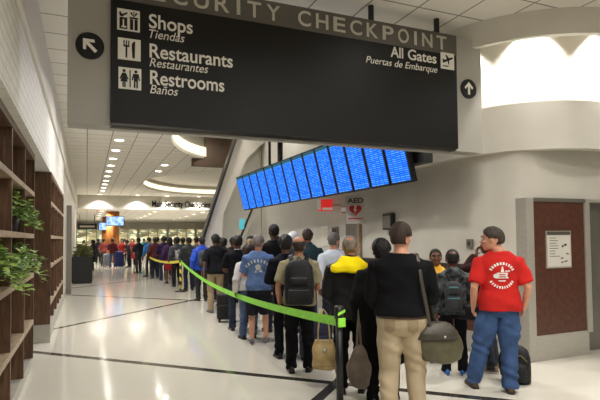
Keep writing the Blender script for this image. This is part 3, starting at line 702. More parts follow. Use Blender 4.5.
EYE = mat('eye_white',(225,220,212),.2); IRIS = mat('iris',(40,26,18),.2); LIP = mat('lips',(150,84,72),.5)
SHOE = dict(black=mat('black_leather_shoe',(20,18,17),.45), grey=mat('grey_trainer',(96,96,100),.6,var=.1), brown=mat('brown_suede_shoe',(78,62,48),.8), tan=mat('tan_trainer',(140,112,84),.7), blue=mat('blue_trainer',(40,96,168),.6), white=mat('white_sole',(205,203,198),.6))

def person(label, x, y, head=0., h=1.75, w=1., lod=1, skin='light', hair=('short',(40,28,20)), top=('tee',(40,40,40),'cotton',None), bottom=('trousers',(40,40,44),'cotton'),
           shoe='black', arms=('hang','hang'), feet=None, lean=0., nod=0., turn=0., belly=0., group='people in the checkpoint queue', kid=False, hips=0., collar=None, top_hem=None, hx=0.):
    s = h/1.75; vox = (.0085,.012,.019)[lod]*max(.8,s)
    body = MB()
    hd = 1.17 if kid else 1.06              # children have relatively bigger heads
    cz = lambda z: z*s
    shear = lambda p: np.array([p[0]+hips*(1 if p[2] > .5 else p[2]/.5)*(1 if p[2] < 1.0 else max(0.,1-(p[2]-1.0)*2)), p[1]+max(0,p[2]-.92)*lean, p[2]])
    def sec(z, rx, ry, yo=0., xo=0., k=1.): 
        c = shear((xo,yo,z)); return (c*s, (rx*k*s,0,0), (0,ry*k*s,0))
    def T(pts): return [shear(p)*s for p in pts]
    wb = w
    TOR = [(.80,.12,.085,-.005),(.86,.165,.115,-.012),(.93,.172,.124,-.016),(1.0,.163,.115,-.008),(1.08,.150,.104,0.),(1.16,.150,.104,.004),(1.25,.163,.112,.004),(1.33,.176,.116,0.),(1.375,.178,.110,-.004),(1.405,.158,.098,-.007),(1.435,.122,.082,-.010),(1.465,.088,.068,-.012),(1.49,.062,.058,-.012)]
    def torso(mb, z0, z1, off, wide=1., flare=0., n=28, under=False):
        rows = [t for t in TOR if z0 < t[0] < z1]
        zz = np.array([t[0] for t in TOR]); f = lambda z,i: float(np.interp(z,zz,[t[i] for t in TOR]))
        zs = sorted(set([z0]+[t[0] for t in rows]+[z1])); secs = []
        for z in zs:
            zq = max(z,.90); fl = 1+flare*max(0,(1.08-z)/.5)
            if under: wide = .80 if z < 1.06 else 1.; off = -.02 if z < 1.06 else -.012
            bl = belly*(.4 if under else 1)*math.exp(-((z-1.06)/.13)**2)
            secs.append(sec(z,(f(zq,1)*wb*wide*fl+off),(f(zq,2)*(1+.6*(wb-1))*fl+off+bl*.6),f(zq,3)+bl*.4))
        mb.loft(secs,n,2.3)
    torso(body,.87,1.49,-.012,under=True)
    # head
    piv = shear((0,-.012,1.525)); Rm = np.array(Matrix.Rotation(R(turn),3,'Z') @ Matrix.Rotation(R(-nod),3,'X'))
    piv = piv+np.array((hx,0,-.024))
    def HD(p): return (piv+Rm@((np.array(p,float)-np.array((0,-.012,1.525)))*hd))*s
    def hsec(z,rx,ry,yo): 
        return (HD((0,yo,z)), Rm@np.array((rx*hd*s,0,0)), Rm@np.array((0,ry*hd*s,0)))
    body.loft([hsec(1.522,.020,.024,.050),hsec(1.530,.036,.042,.044),hsec(1.548,.050,.066,.024),hsec(1.575,.060,.084,.010),hsec(1.605,.067,.093,.003),hsec(1.64,.073,.097,-.001),hsec(1.675,.076,.099,-.005),hsec(1.705,.071,.092,-.008),hsec(1.728,.055,.072,-.010),hsec(1.742,.033,.043,-.010),hsec(1.749,.010,.014,-.010)],24,2.1)
    body.chain([shear((0,-.022,1.42))*s,shear((0,-.016,1.49))*s,HD((0,-.012,1.56))],[.066*s*(.7+.3*w),.056*s*(.7+.3*w),.054*s],16)
    body.chain([HD((0,.088,1.648)),HD((0,.102,1.625)),HD((0,.109,1.606))],[.009*s*hd,.011*s*hd,.0145*s*hd],10)
    for sx in (-1,1):
        body.ell(HD((sx*.016,.094,1.603)),(.009*s*hd,.010*s*hd,.008*s*hd)); body.ell(HD((sx*.076,-.008,1.628)),(.010*s*hd,.020*s*hd,.032*s*hd),Matrix.Rotation(R(turn+sx*12),3,'Z'))
        body.ell(HD((sx*.046,.074,1.612)),(.022*s*hd,.020*s*hd,.018*s*hd)); body.ell(HD((sx*.030,.088,1.664)),(.024*s*hd,.012*s*hd,.008*s*hd))
    body.ell(HD((0,.094,1.572)),(.024*s*hd,.012*s*hd,.011*s*hd)); body.ell(HD((0,.078,1.545)),(.022*s*hd,.018*s*hd,.014*s*hd))
    # legs
    if feet is None: feet = ((-.11,-.02),(.11,.03))
    legs = []
    for i,sx in enumerate((-1,1)):
        hip = shear((sx*.088*(.6+.4*w),-.004,.885)); an = np.array((feet[i][0],feet[i][1]-.02,.085))
        kn,an = ik(hip,an,.405,.405,(sx*.10,1,0)); legs.append((hip,kn,an))
        mid = hip*.45+kn*.55; calf = kn*.65+an*.35+np.array((0,-.012,0))
        body.chain([hip*s,mid*s,kn*s,calf*s,an*s,(an+np.array((0,.0,-.03)))*s],[.074*s*w,.064*s*w,.050*s,.051*s,.036*s,.038*s],14)
        body.chain([(an+np.array((0,-.03,-.04)))*s,(an+np.array((sx*.008,.05,-.05)))*s,(an+np.array((sx*.02,.13,-.062)))*s],[.034*s,.036*s,.022*s],12)
    # arms
    am = []; hands = []
    for i,sx in enumerate((-1,1)):
        sh = shear((sx*.176*(.45+.55*w),-.012,1.372)); a = arms[i]; pole = (sx*.45,-1,-.2); hdir = None; curl = .9; pn = (-sx,0.1,0); ref = (0,1,0)
        if a == 'hang': tgt = shear((sx*(.215*(.5+.5*w)+.03),.045,.875))
        elif a == 'front': tgt = shear((sx*.10,.27,1.08)); pole = (sx*.8,-.5,-1); pn = (-sx*.6,0,1); ref = (-sx,.2,.4); hdir = (-sx*.5,.8,.25)
        elif a == 'hold': tgt = shear((sx*.17,.24,.98)); pole = (sx*.5,-1,-.3); pn = (-sx,0,-.2); ref = (0,.3,1); hdir = (-sx*.2,1,-.15); curl = 1.3
        elif a == 'pocket': tgt = shear((sx*.20*w,.06,.93)); pole = (sx*1,-.8,0)
        elif a == 'face': tgt = shear((sx*.07,.145,1.475)); pole = (sx*.7,.2,-1); pn = (-sx*.2,-1,0); ref = (-sx,0,.5); hdir = (-sx*.45,-.0,1); curl = 1.2
        elif a == 'phone': tgt = shear((sx*.10,.30,1.20)); pole = (sx*.8,-.3,-1); pn = (-sx*.5,-.7,.5); ref = (-sx,0,.4); hdir = (-sx*.3,.5,.8); curl = 1.2
        else: tgt = shear(a[0]); pole = a[1] if len(a) > 1 else pole
        el,wr = ik(sh,tgt,.295,.262,pole); am.append((sh,el,wr))
        if hdir is None: hdir = (wr-el)+np.array((0,.06,0))
        d = np.array(hdir,float); d /= np.linalg.norm(d); n_ = np.array(pn,float); n_ -= d*(n_@d); n_ /= np.linalg.norm(n_); t_ = np.cross(n_,d)
        if t_@np.array(ref) < 0: t_ = -t_
        fa = el*.72+wr*.28
        body.chain([sh*s,(sh*.5+el*.5)*s,el*s,fa*s,wr*s],[.046*s*(.5+.5*w),.046*s*(.5+.5*w),.038*s,.040*s,.0265*s],14)
        body.loft([((wr-d*.01)*s,t_*.024*s,n_*.018*s),((wr+d*.03)*s,t_*.036*s,n_*.017*s),((wr+d*.07)*s,t_*.041*s,n_*.015*s),((wr+d*.095)*s,t_*.036*s,n_*.010*s)],14)
        fr = (.0086,.0100,.0135)[lod]
        for q,(o_,L) in enumerate(((.031,.070),(.011,.080),(-.010,.074),(-.030,.058))):
            p0 = wr+d*.085+t_*o_; a1 = curl*.35; a2 = curl*.95; a3 = curl*1.4
            p1 = p0+(d*math.cos(a1)+n_*math.sin(a1))*L*.45; p2 = p1+(d*math.cos(a2)+n_*math.sin(a2))*L*.32; p3 = p2+(d*math.cos(a3)+n_*math.sin(a3))*L*.25
            body.chain([p0*s,p1*s,p2*s,p3*s],[fr*s*1.08,fr*s,fr*s*.95,fr*s*.85],8)
        p0 = wr+d*.025+t_*.028; p1 = p0+(d*.65+t_*.62+n_*.35)*.045; p2 = p1+(d*.85+t_*.2+n_*.5)*.034
        body.chain([p0*s,p1*s,p2*s],[fr*s*1.3,fr*s*1.15,fr*s*.95],8)
        hands.append((wr+d*.075+n_*.02)*s)
    me = remesh(body,vox,4 if lod < 2 else 2)
    o = link('person',me,SKIN[skin],None,True); o.location = (x,y,0); o.rotation_euler = (0,0,R(head))
    tag(o,label,'person',group)
    ph = rng.uniform(0,6,8)
    def folds(amp, kind):
        def f(c):
            X,Y,Z = c[:,0]/s,c[:,1]/s,c[:,2]/s
            if kind == 'leg': v = np.sin(34*Z+7*X+3*np.sin(9*X+13*Z+ph[0])+ph[1])*(.35+.65*np.exp(-((Z-.5)/.13)**2)+.9*np.exp(-((Z-.14)/.09)**2))+.6*np.sin(11*Z-25*X+ph[2]+2*Y)
            else: v = np.sin(20*Z+18*X*np.sign(X)+2.5*np.sin(9*Z+6*X+ph[3])+ph[4])*.7+.8*np.sin(9*Z-14*X+6*Y+ph[5])*.8+.4*np.sin(45*Z+20*X+ph[6])
            return (np.where(Z > .82,0.,np.minimum(1.,(.82-Z)/.1+0.))*(v+.8) if kind == 'leg' else v+1.3)*amp*s
        return f
    # ---- lower clothing
    kind, col, ck = bottom[:3]; lw = bottom[3] if len(bottom) > 3 else 1.
    bm_ = cloth(col,ck); mb = MB(); waist = 1.035
    if kind == 'skirt':
        secs = []
        for z,k,yo in ((1.04,1.,0),(.93,1.12,-.016),(.75,1.15,-.01),(.52,1.22,0)): secs.append(sec(z,.163*w*k,.122*k*(1+.5*(w-1)),yo))
        mb.loft(secs,24)
    else:
        zz = np.array([t[0] for t in TOR]); f = lambda z,i: float(np.interp(z,zz,[t[i] for t in TOR]))
        mb.loft([sec(z,f(max(z,.88),1)*w+.003-k,f(max(z,.88),2)*(1+.6*(w-1))+.003-k+belly*.45*math.exp(-((z-1.06)/.13)**2),f(z,3)) for z,k in ((.79,.05),(.82,.02),(.87,0),(.93,0),(.99,0),(waist,0))],28,2.2)
        for hip,kn,an in legs:
            b1 = hip*.5+kn*.5; hem = an+np.array((0,.004,-.035)); q = kn*.5+an*.5+np.array((0,-.006,0))
            if kind == 'shorts':
                k2 = kn+(an-kn)*.04
                mb.chain([hip*s,b1*s,k2*s],[.090*s*w,.086*s*w*lw,.083*s*w*lw],18,round_ends=False)
            else:
                mb.chain([hip*s,b1*s,kn*s,q*s,hem*s],[.089*s*w,.079*s*w*lw,.066*s*lw*(.5+.5*w),.064*s*lw,.060*s*lw],18,round_ends=False)
    me = remesh(mb,vox,4 if lod < 2 else 2)
    if lod < 2: displace(me,folds(.009 if lw > 1.2 else .006 if lw >= 1 else .004,'leg'))
    lo = link({'skirt':'skirt','shorts':'shorts'}.get(kind,'trousers'),me,bm_,o,True)
    # ---- upper clothing
    kind, col, ck, c2 = top; tm = cloth(col,ck,c2); mb = MB()
    off = {'tee':.016,'long':.016,'jacket':.032,'coat':.036,'hoodie':.03}[kind]
    z0 = {'tee':.865,'long':.90,'jacket':.84,'coat':.46,'hoodie':.86}[kind]
    if top_hem: z0 = top_hem
    torso(mb,z0,1.478,off,1.0,.10 if kind == 'coat' else 0.)
    if kind in ('jacket','hoodie','coat'):
        mb.loft([sec(1.44,.10,.085,-.012),sec(1.47,.082,.078,-.012),sec(1.51,.075,.074,-.016),sec(1.515,.06,.06,-.016)],20)
    for sh,el,wr in am:
        g = off+.004
        cap = np.array((0,0,-.0))
        if kind == 'tee':
            e2 = sh+(el-sh)*.80
            mb.chain([(sh+(np.array((0,0,1.38))-sh)*.25)*s,sh*s,(sh*.5+e2*.5)*s,e2*s],[.058*s,(.046*(.5+.5*w)+g)*s,(.052*(.5+.5*w)+g)*s,(.052*(.5+.5*w)+g)*s],16,round_ends=False)
        else:
            e2 = wr+(el-wr)*.06
            mb.chain([(sh+(np.array((0,0,1.38))-sh)*.25)*s,sh*s,(sh*.5+el*.5)*s,el*s,(el*.5+wr*.5)*s,e2*s],[.058*s,(.047*(.5+.5*w)+g)*s,(.047*(.5+.5*w)+g)*s,(.042+g)*s,(.037+g)*s,(.029+g)*s],16,round_ends=False)
    if kind == 'hoodie': mb.ell(shear((0,-.105,1.43))*s,(.11*s,.06*s,.075*s))
    me = remesh(mb,vox,4 if lod < 2 else 2)
    if lod < 2: displace(me,folds(.0055,'top'))
    to = link({'tee':'shirt','long':'sweater','jacket':'jacket','coat':'coat','hoodie':'hooded_jacket'}[kind],me,tm,o,True)
    if collar:
        cm = MB().loft([sec(1.455,.088,.08,-.010),sec(1.475,.072,.07,-.010),sec(1.492,.067,.067,-.012),sec(1.494,.055,.055,-.012)],20); cm.build('collar',cloth(collar),o,True)
    # ---- shoes
    for i,sx in enumerate((-1,1)):
        ax,ay = legs[i][2][0],legs[i][2][1]
        prof = [(-.082,.015,.045),(-.072,.030,.075),(-.04,.036,.100),(.0,.037,.108),(.04,.037,.096),(.09,.042,.072),(.14,.045,.058),(.178,.040,.048),(.20,.026,.036),(.207,.010,.022)]
        n = 14; v = []; ca,sa = math.cos(R(-sx*9)),math.sin(R(-sx*9))
        for yy,hw,hh in prof:
            for k in range(n):
                a = math.pi*k/(n-1); px = hw*math.cos(a); pz = .012+(hh-.012)*math.sin(a)**.7
                if k in (0,n-1): pz = .0
                v.append(((ax+px*ca-yy*sa)*s,(ay+px*sa+yy*ca)*s,pz*s))
        f = [(i_*n+k,i_*n+(k+1)%n,(i_+1)*n+(k+1)%n,(i_+1)*n+k) for i_ in range(len(prof)-1) for k in range(n)]+[tuple(range(n)),tuple(range((len(prof)-1)*n,len(prof)*n))]
        so = MB().add(v,f).build('shoe',SHOE[shoe],o,True)
        if lod == 0:
            v2 = []
            for zz_ in (0.,.022):
                for yy,hw,_ in prof: v2 += [((ax+(hw+.004)*ca-yy*sa)*s,(ay+(hw+.004)*sa+yy*ca)*s,zz_*s),((ax-(hw+.004)*ca-yy*sa)*s,(ay-(hw+.004)*sa+yy*ca)*s,zz_*s)]
            m_ = len(prof); f2 = []
            for i_ in range(m_-1): f2 += [(2*i_,2*i_+1,2*i_+3,2*i_+2),(2*m_+2*i_,2*m_+2*i_+2,2*m_+2*i_+3,2*m_+2*i_+1),(2*i_,2*i_+2,2*m_+2*i_+2,2*m_+2*i_),(2*i_+1,2*m_+2*i_+1,2*m_+2*i_+3,2*i_+3)]
            f2 += [(0,2*m_,2*m_+1,1),(2*m_-2,2*m_-1,4*m_-1,4*m_-2)]
            MB().add(v2,f2).build('sole',SHOE['white'] if shoe in ('grey','blue','tan') else SHOE['black'],so)
    # ---- hair
    style,hc = hair
    if style != 'none':
        mb = MB(); nu,nv = 40,26; v = []
        t0 = {'short':.012,'buzz':.005,'bald':.008,'long':.024,'bob':.028,'cap':.018,'afro':.045,'scarf':.03,'curly':.022}[style]
        for j in range(1,nv):
            phi = math.pi*j/nv
            for k in range(nu):
                a = 2*math.pi*k/nu; d = np.array((math.sin(phi)*math.cos(a),math.sin(phi)*math.sin(a),math.cos(phi)))
                fr_ = d[1]; low = {'short':-.62,'buzz':-.58,'bald':-.62,'long':-1,'bob':-1,'cap':-.45,'afro':-.7,'scarf':-1,'curly':-.72}[style]
                line = low if fr_ < -.25 else (low+(fr_+.25)/.5*(.02-low) if fr_ < .25 else .02+(fr_-.25)/.75*.62)
                if abs(d[0]) > .75 and style not in ('long','bob','scarf'): line = max(line,-.12)
                if style == 'cap' and fr_ > 0: line = max(.28,line)
                ins = d[2] > line
                if style == 'bald': ins = ins and d[2] < .42-max(0,fr_)*.3 and fr_ < .55
                q = t0*(1+.25*math.sin(5*a+3*phi+ph[7])*(style not in ('buzz','cap','bald'))) if ins else -.026
                if ins and style in ('short','buzz','curly'):
                    u_ = min(1.,(d[2]-line)/.24+.08*math.sin(9*a+ph[6])); q = -.012+(q+.012)*max(0.,u_)**.5
                if style in ('afro','curly') and ins: q += .006*math.sin(17*a)*math.sin(13*phi)
                d = np.sign(d)*np.abs(d)**.94; v.append(HD((d[0]*(.080+q),-.004+d[1]*(.103+q),1.642+d[2]*(.110+q))))
        v += [HD((0,-.004,1.642+.110+(t0 if style != 'bald' else -.026))),HD((0,0,1.642-.09))]
        f = []
        for j in range(nv-2):
            for k in range(nu): f.append((j*nu+k,(j+1)*nu+k,(j+1)*nu+(k+1)%nu,j*nu+(k+1)%nu))
        Tq,Bq = (nv-1)*nu,(nv-1)*nu+1
        for k in range(nu): f.append((Tq,k,(k+1)%nu)); f.append((Bq,(nv-2)*nu+(k+1)%nu,(nv-2)*nu+k))
        mb.add(v,f)
        if style in ('long','bob','scarf'):
            zb = {'long':1.36,'bob':1.50,'scarf':1.42}[style]
            mb.loft([(HD((0,-.03,1.68)),Rm@np.array((.09*s*hd,0,0)),Rm@np.array((0,.085*s*hd,0))),(HD((0,-.045,1.60)),Rm@np.array((.098*s*hd,0,0)),Rm@np.array((0,.075*s*hd,0))),(HD((0,-.06,zb+.04)),Rm@np.array((.100*s*hd,0,0)),Rm@np.array((0,.055*s*hd,0))),(HD((0,-.062,zb)),Rm@np.array((.07*s*hd,0,0)),Rm@np.array((0,.035*s*hd,0)))],20)
        if style in ('long','bob','scarf','curly','afro'):
            hm = remesh(mb,max(.009,vox*.8)*s,3); ho = link('headscarf' if style == 'scarf' else 'hair',hm,hairmat(hc) if style != 'scarf' else cloth(hc),o,True)
        else: ho = mb.build('cap' if style == 'cap' else 'hair',hairmat(hc) if style != 'cap' else cloth(hc),o,True)
        if style == 'cap':
            vz = MB().loft([(HD((0,.085,1.688)),Rm@np.array((.062*s,0,0)),Rm@np.array((0,.02*s,.004*s))),(HD((0,.12,1.682)),Rm@np.array((.066*s,0,0)),Rm@np.array((0,.05*s,.006*s)))],20); vz.build('visor',cloth(hc),ho,True)
    if lod == 0:
        for sx in (-1,1):
            e = MB().ell(HD((sx*.031,.0865,1.642)),(.0115*s*hd,.0095*s*hd,.0060*s*hd)).build('eye',EYE,o,True)
            MB().ell(HD((sx*.031,.0938,1.642)),(.0062*s*hd,.004*s*hd,.0062*s*hd)).build('iris',IRIS,e,True)
            MB().chain([HD((sx*.014,.103,1.668)),HD((sx*.032,.102,1.673)),HD((sx*.052,.088,1.667))],.0045*s*hd,8).build('eyebrow',hairmat(hc if style not in ('cap','scarf','none') else (50,36,28)),o,True)
        MB().ell(HD((0,.1035,1.572)),(.021*s*hd,.006*s*hd,.007*s*hd)).build('lips',LIP,o,True)
    mw = Matrix.Translation((x,y,0)) @ Matrix.Rotation(R(head),4,'Z')
    return dict(o=o,top=to,low=lo,s=s,mw=mw,hands=[mw @ Vector(q) for q in hands],shear=shear,
                arm=[[mw @ Vector(q*s) for q in a] for a in am], P=lambda p: mw @ Vector(shear(p)*s))
def bvh_of(o):
    return BVHTree.FromPolygons([v.co[:] for v in o.data.vertices],[p.vertices[:] for p in o.data.polygons])
def decal(o, polys, m, name, side=-1, off=.003):
    """flat printed shapes (local x,z) laid on a garment from behind (side -1) or the front"""
    t = bvh_of(o); mb = MB()
    for poly in polys:
        # resample the outline and fan it onto the cloth
        pts = []
        for i in range(len(poly)):
            a,b = poly[i],poly[(i+1)%len(poly)]; L = math.hypot(b[0]-a[0],b[1]-a[1]); k = max(1,int(L/.015))
            pts += [(a[0]+(b[0]-a[0])*q/k,a[1]+(b[1]-a[1])*q/k) for q in range(k)]
        c = (sum(p[0] for p in pts)/len(pts),sum(p[1] for p in pts)/len(pts)); v = []; ok = True
        for p in [c]+[(c[0]+(p[0]-c[0])*.5,c[1]+(p[1]-c[1])*.5) for p in pts]+pts:
            hit = t.ray_cast(Vector((p[0],side*2,p[1])),Vector((0,-side,0)))
            if hit[0] is None: ok = False; break
            v.append((hit[0].x,hit[0].y+side*off,hit[0].z))
        if not ok: continue
        n = len(pts); f = []
        for i in range(n):
            j = (i+1)%n; f.append((0,1+i,1+j)); f.append((1+i,1+n+i,1+n+j,1+j))
        mb.add(v,f)
    if mb.v: return mb.build(name,m,o,False,fix=False)
def backpack(label, P, w=.30, h=.46, d=.17, m=None, top=1.40, yback=-.14, group=None, accent=None, straps=True):
    """worn on the back of person P (their dict); a thing of its own"""
    m = m or cloth((28,28,30),'nylon'); mw = P['mw']; s = P['s']; base = Vector(P['shear']((0,yback,top-h))*s)
    e = empty('backpack',(0,0,0)); e.matrix_world = mw @ Matrix.Translation(base); tag(e,label,'backpack',group)
    mb = MB(); mb.loft([((0,-d*.45*s,z*s),(w/2*k*s,0,0),(0,d/2*k2*s,0)) for z,k,k2 in ((0,.80,.7),(.02,.94,.95),(.12,1,1.08),(.28,1,1),(h-.10,.92,.86),(h-.03,.70,.65),(h,.35,.35))],28,3.2)
    mb.build('main_bag',m,e,True)
    MB().loft([((0,(-d*.98)*s,z*s),(w*.38*k*s,0,0),(0,.045*k*s,0)) for z,k in ((.035,.7),(.05,.95),(.13,1),(.20,.95),(.215,.7))],24,3.5).build('pocket',m,e,True)
    MB().loft([((0,(-d*.92)*s,z*s),(w*.30*k*s,0,0),(0,.035*k*s,0)) for z,k in ((.245,.7),(.255,.95),(.30,1),(.345,.9),(.355,.6))],24,3.5).build('pocket',m,e,True)
    MB().chain([((-.03)*s,-.03*s,(h-.01)*s),(0,-.03*s,(h+.035)*s),(.03*s,-.03*s,(h-.01)*s)],.008*s,8).build('grab_loop',m,e,True)
    for z,yy,ww in ((.20,-d*.98-.046,.34),(.345,-d*.92-.034,.26)):
        MB().chain([(x_*w*ww*2*s,(yy+abs(x_)**2*.03)*s,(z-.01)*s) for x_ in np.linspace(-.48,.48,7)],.0045*s,6).build('zip',accent or cloth((92,92,96),'nylon'),e,True)
    if straps:
        for sx in (-1,1):
            pts = [(sx*.085,.01,h-.06),(sx*.105,.055,h+.035),(sx*.118,.15,h+.045),(sx*.13,.255,h-.03),(sx*.145,.275,h-.14),(sx*.165,.22,h-.27),(sx*.15,.02,.06)]
            MB().chain([(p[0]*s,p[1]*s,p[2]*s) for p in pts],.030*s,10,flat=(1,.22),up=None).build('shoulder_strap',m,e,True)
    return e

BLK = (20,20,22)
# --- nearest group, right of the green belt
P1 = person('tall dark haired man in black sweater and khaki trousers seen from behind, nearest the camera',2.50,3.65,-36,1.77,1.24,0,'light',('short',(46,33,24)),('long',(15,15,18),'cotton',None),('trousers',(176,160,132),'cotton',1.12),'brown',('hold','front'),((-.12,-.02),(.12,.05)),turn=-14,nod=3,top_hem=.965)
P2 = person('person in long black coat with dark hair between the khaki trousers and the yellow hood',2.69,4.26,-30,1.62,1.05,0,'brown',('curly',(18,15,14)),('coat',(13,13,15),'cotton',None),('trousers',(16,16,18),'cotton'),'black',('hang','hang'))
P3 = person('grey haired person in black jacket with bright yellow hood',2.60,4.74,-28,1.665,1.18,0,'tan',('buzz',(120,110,98)),('jacket',(15,15,17),'nylon',None),('trousers',(14,14,16),'cotton',1.05),'black',('hold','hang'),nod=4)
P4 = person('balding man in khaki short sleeved shirt wearing a black backpack',2.42,5.72,-23,1.67,1.12,0,'tan',('bald',(52,42,34)),('tee',(150,142,114),'cotton',None),('trousers',(17,17,20),'cotton',1.1),'black',('hang','hold'))
P5 = person('person with full dark hair in navy black top left of the backpack man',2.54,6.48,-14,1.68,1.0,0,'brown',('curly',(24,20,18)),('long',(22,24,34),'cotton',None),('trousers',(20,20,24),'cotton'),'black',('front','hang'))
P6 = person('grey haired man in printed blue t-shirt, dark shorts and grey trainers',2.48,7.5,-20,1.70,1.08,0,'light',('short',(112,104,98)),('tee',(88,112,156),'heather',None),('shorts',(38,40,48),'cotton',1.08),'grey',('front','hang'),turn=-14)
P7 = person('shorter person in white cardigan and blue jeans behind the blue t-shirt man',2.46,7.97,-4,1.54,.95,0,'brown',('bob',(50,34,26)),('long',(206,202,200),'cotton',None),('trousers',(84,100,132),'denim'),'black',('hang','front'))
P8 = person('person in plain black t-shirt and dark jeans with cropped dark hair',2.52,8.80,-10,1.70,1.05,1,'brown',('short',(22,18,16)),('tee',(20,20,24),'cotton',None),('trousers',(44,50,66),'denim'),'black',('front','hang'),collar=(180,178,176))
P9 = person('person in black t-shirt and khaki trousers standing left of the black suitcase',2.66,11.1,0,1.75,1.08,1,'brown',('short',(20,17,15)),('tee',(24,24,28),'cotton',None),('trousers',(158,138,110),'cotton',1.05),'grey',('hang','front'))
# --- right group by the brown door
K1 = person('boy in yellow jacket facing right beside the nearest man',4.30,5.46,160,1.46,.92,0,'brown',('buzz',(22,18,16)),('jacket',(222,164,34),'nylon',None),('trousers',(28,28,34),'cotton'),'black',('hang','hang'),kid=True,turn=-12)
K2 = person('boy in dark camouflage jacket with black trousers and blue trainers',4.04,4.82,-38,1.47,.95,0,'brown',('buzz',(20,17,15)),('hoodie',(22,25,27),'camo',(92,100,100)),('trousers',(18,18,22),'cotton',1.1),'blue',('hang','front'),kid=True)
PR = person('man in red printed t-shirt and blue jeans looking left',4.05,4.10,-32,1.74,1.15,0,'light',('short',(62,54,46)),('tee',(192,40,36),'cotton',None),('trousers',(60,84,124),'denim',1.26),'brown',('hang','hang'),((-.27,.12),(.08,-.03)),lean=-.02,hx=-.04,turn=66,nod=4,belly=.05)
PM = person('person in dark maroon top with hand at mouth, hidden behind the red t-shirt man',4.55,4.75,24,1.66,1.0,0,'brown',('short',(24,20,18)),('long',(52,30,30),'cotton',None),('trousers',(52,56,66),'denim'),'tan',('face','hang'))
# --- inner rows behind the belt group
inner = [
 ('very tall person in black top standing out above the queue',3.07,8.40,0,1.90,1.0,'dark',('buzz',(16,14,13)),('long',(18,18,20),'cotton',None),1,0),
 ('person in white knitted cap above the balding man',3.57,8.70,0,1.76,1.0,'brown',('cap',(214,214,212)),('jacket',(60,62,70),'nylon',None),1,0),
 ('person with light brown hair and olive jacket between the tall black figure and blue t-shirt',2.98,9.55,0,1.63,1.0,'light',('short',(124,102,78)),('jacket',(70,66,50),'cotton',None),1,0),
 ('man with short brown hair in dark teal jacket by the wall notices',3.54,7.98,-6,1.80,1.05,'tan',('short',(54,40,32)),('jacket',(24,54,62),'nylon',None),1,-20),
 ('grey haired man in pale blue shirt behind the yellow hood',3.50,6.90,-10,1.72,1.05,'light',('short',(96,92,88)),('long',(196,204,218),'cotton',None),1,-34),
 ('dark haired person in charcoal top in the second row right of the khaki trousers',3.48,12.62,0,1.68,1.0,'brown',('short',(24,20,18)),('long',(40,40,46),'cotton',None),1,0),
 ('dark haired person in brown coat in the second row behind the khaki trousers',3.08,12.05,0,1.66,1.0,'brown',('curly',(22,18,16)),('jacket',(58,46,40),'cotton',None),1,0),
 ('dark haired person in black hooded top in the second row left of the blue t-shirt',3.45,11.0,-10,1.70,1.0,'brown',('short',(20,17,15)),('hoodie',(26,26,30),'cotton',None),1,0),
 ('dark haired person in slate jacket in the third row by the right wall',3.78,10.2,-10,1.69,1.0,'tan',('curly',(24,19,16)),('jacket',(50,54,62),'cotton',None),1,0),
 ('dark haired person in deep brown top in the third row below the slanted wall',3.80,11.9,-6,1.70,1.0,'brown',('short',(20,17,15)),('long',(44,34,30),'cotton',None),1,0),
 ('person in bright blue jacket near the slanted wall',2.84,13.4,0,1.70,1.0,'tan',('short',(34,26,22)),('jacket',(34,76,190),'nylon',None),1,0),
 ('dark haired person in navy hooded top in the second row below the slanted wall',3.30,14.3-.9,0,1.70,1.0,'brown',('short',(22,20,18)),('hoodie',(34,38,58),'cotton',None),1,0),
 ('person in black jacket and jeans beside the striped stanchion',3.02,16.2,4,1.70,1.05,'brown',('short',(20,18,16)),('jacket',(34,38,44),'nylon',None),1,0),
 ('person in dark grey jacket left of the black jacket by the striped stanchion',2.90,17.75,6,1.71,1.0,'brown',('curly',(18,16,15)),('jacket',(58,60,66),'nylon',None),1,0),
 ('person in plum jacket and red skirt in the queue',2.86,19.2,6,1.72,1.0,'brown',('long',(22,18,18)),('long',(62,40,74),'cotton',None),1,0),
 ('person in purple top in the queue left of the plum jacket',2.86,20.7,4,1.78,1.0,'dark',('short',(18,16,15)),('long',(46,34,66),'cotton',None),1,0),
 ('broad person in maroon jacket in the far part of the queue',2.68,22.1,6,1.74,1.15,'brown',('short',(24,18,16)),('jacket',(78,40,42),'cotton',None),1,0),
 ('person in sky blue shirt in the far part of the queue',2.64,23.9,10,1.74,1.0,'tan',('short',(30,24,20)),('long',(58,124,190),'cotton',None),2,0),
 ('person in all black turning away at the far end of the yellow belt',2.35,25.9,30,1.74,1.0,'brown',('short',(20,18,16)),('jacket',(26,28,34),'nylon',None),2,0),
 ('dark haired person in grey pullover deep in the queue',3.50,17.4,0,1.72,1.0,'tan',('short',(26,22,20)),('long',(92,92,96),'cotton',None),2,0),
 ('person in dark green jacket deep in the queue',3.42,19.6,0,1.70,1.0,'brown',('curly',(20,18,16)),('jacket',(40,54,44),'nylon',None),2,0),
 ('person in tan coat deep in the queue',3.44,21.4,0,1.70,1.0,'tan',('bob',(70,48,32)),('jacket',(140,116,86),'cotton',None),2,0),
 ('person in navy coat near the far end of the queue',3.40,23.4,0,1.74,1.0,'brown',('short',(22,20,18)),('jacket',(32,36,54),'cotton',None),2,0),
 ('person in rust coloured top near the far end of the queue',3.46,25.5,0,1.74,1.0,'tan',('short',(40,30,24)),('long',(126,66,44),'cotton',None),2,0),
 ('person in white shirt near the far end of the queue',3.50,27.7,0,1.76,1.0,'brown',('short',(22,20,18)),('long',(196,194,190),'cotton',None),2,0),
 ('person in black hooded top at the far head of the queue',3.05,27.9,0,1.76,1.0,'brown',('short',(20,18,16)),('hoodie',(28,28,32),'cotton',None),2,0),
 ('person in steel blue jacket at the far head of the queue',3.62,29.6,0,1.74,1.0,'tan',('short',(34,28,24)),('jacket',(66,82,110),'nylon',None),2,0),
]
INN = {}
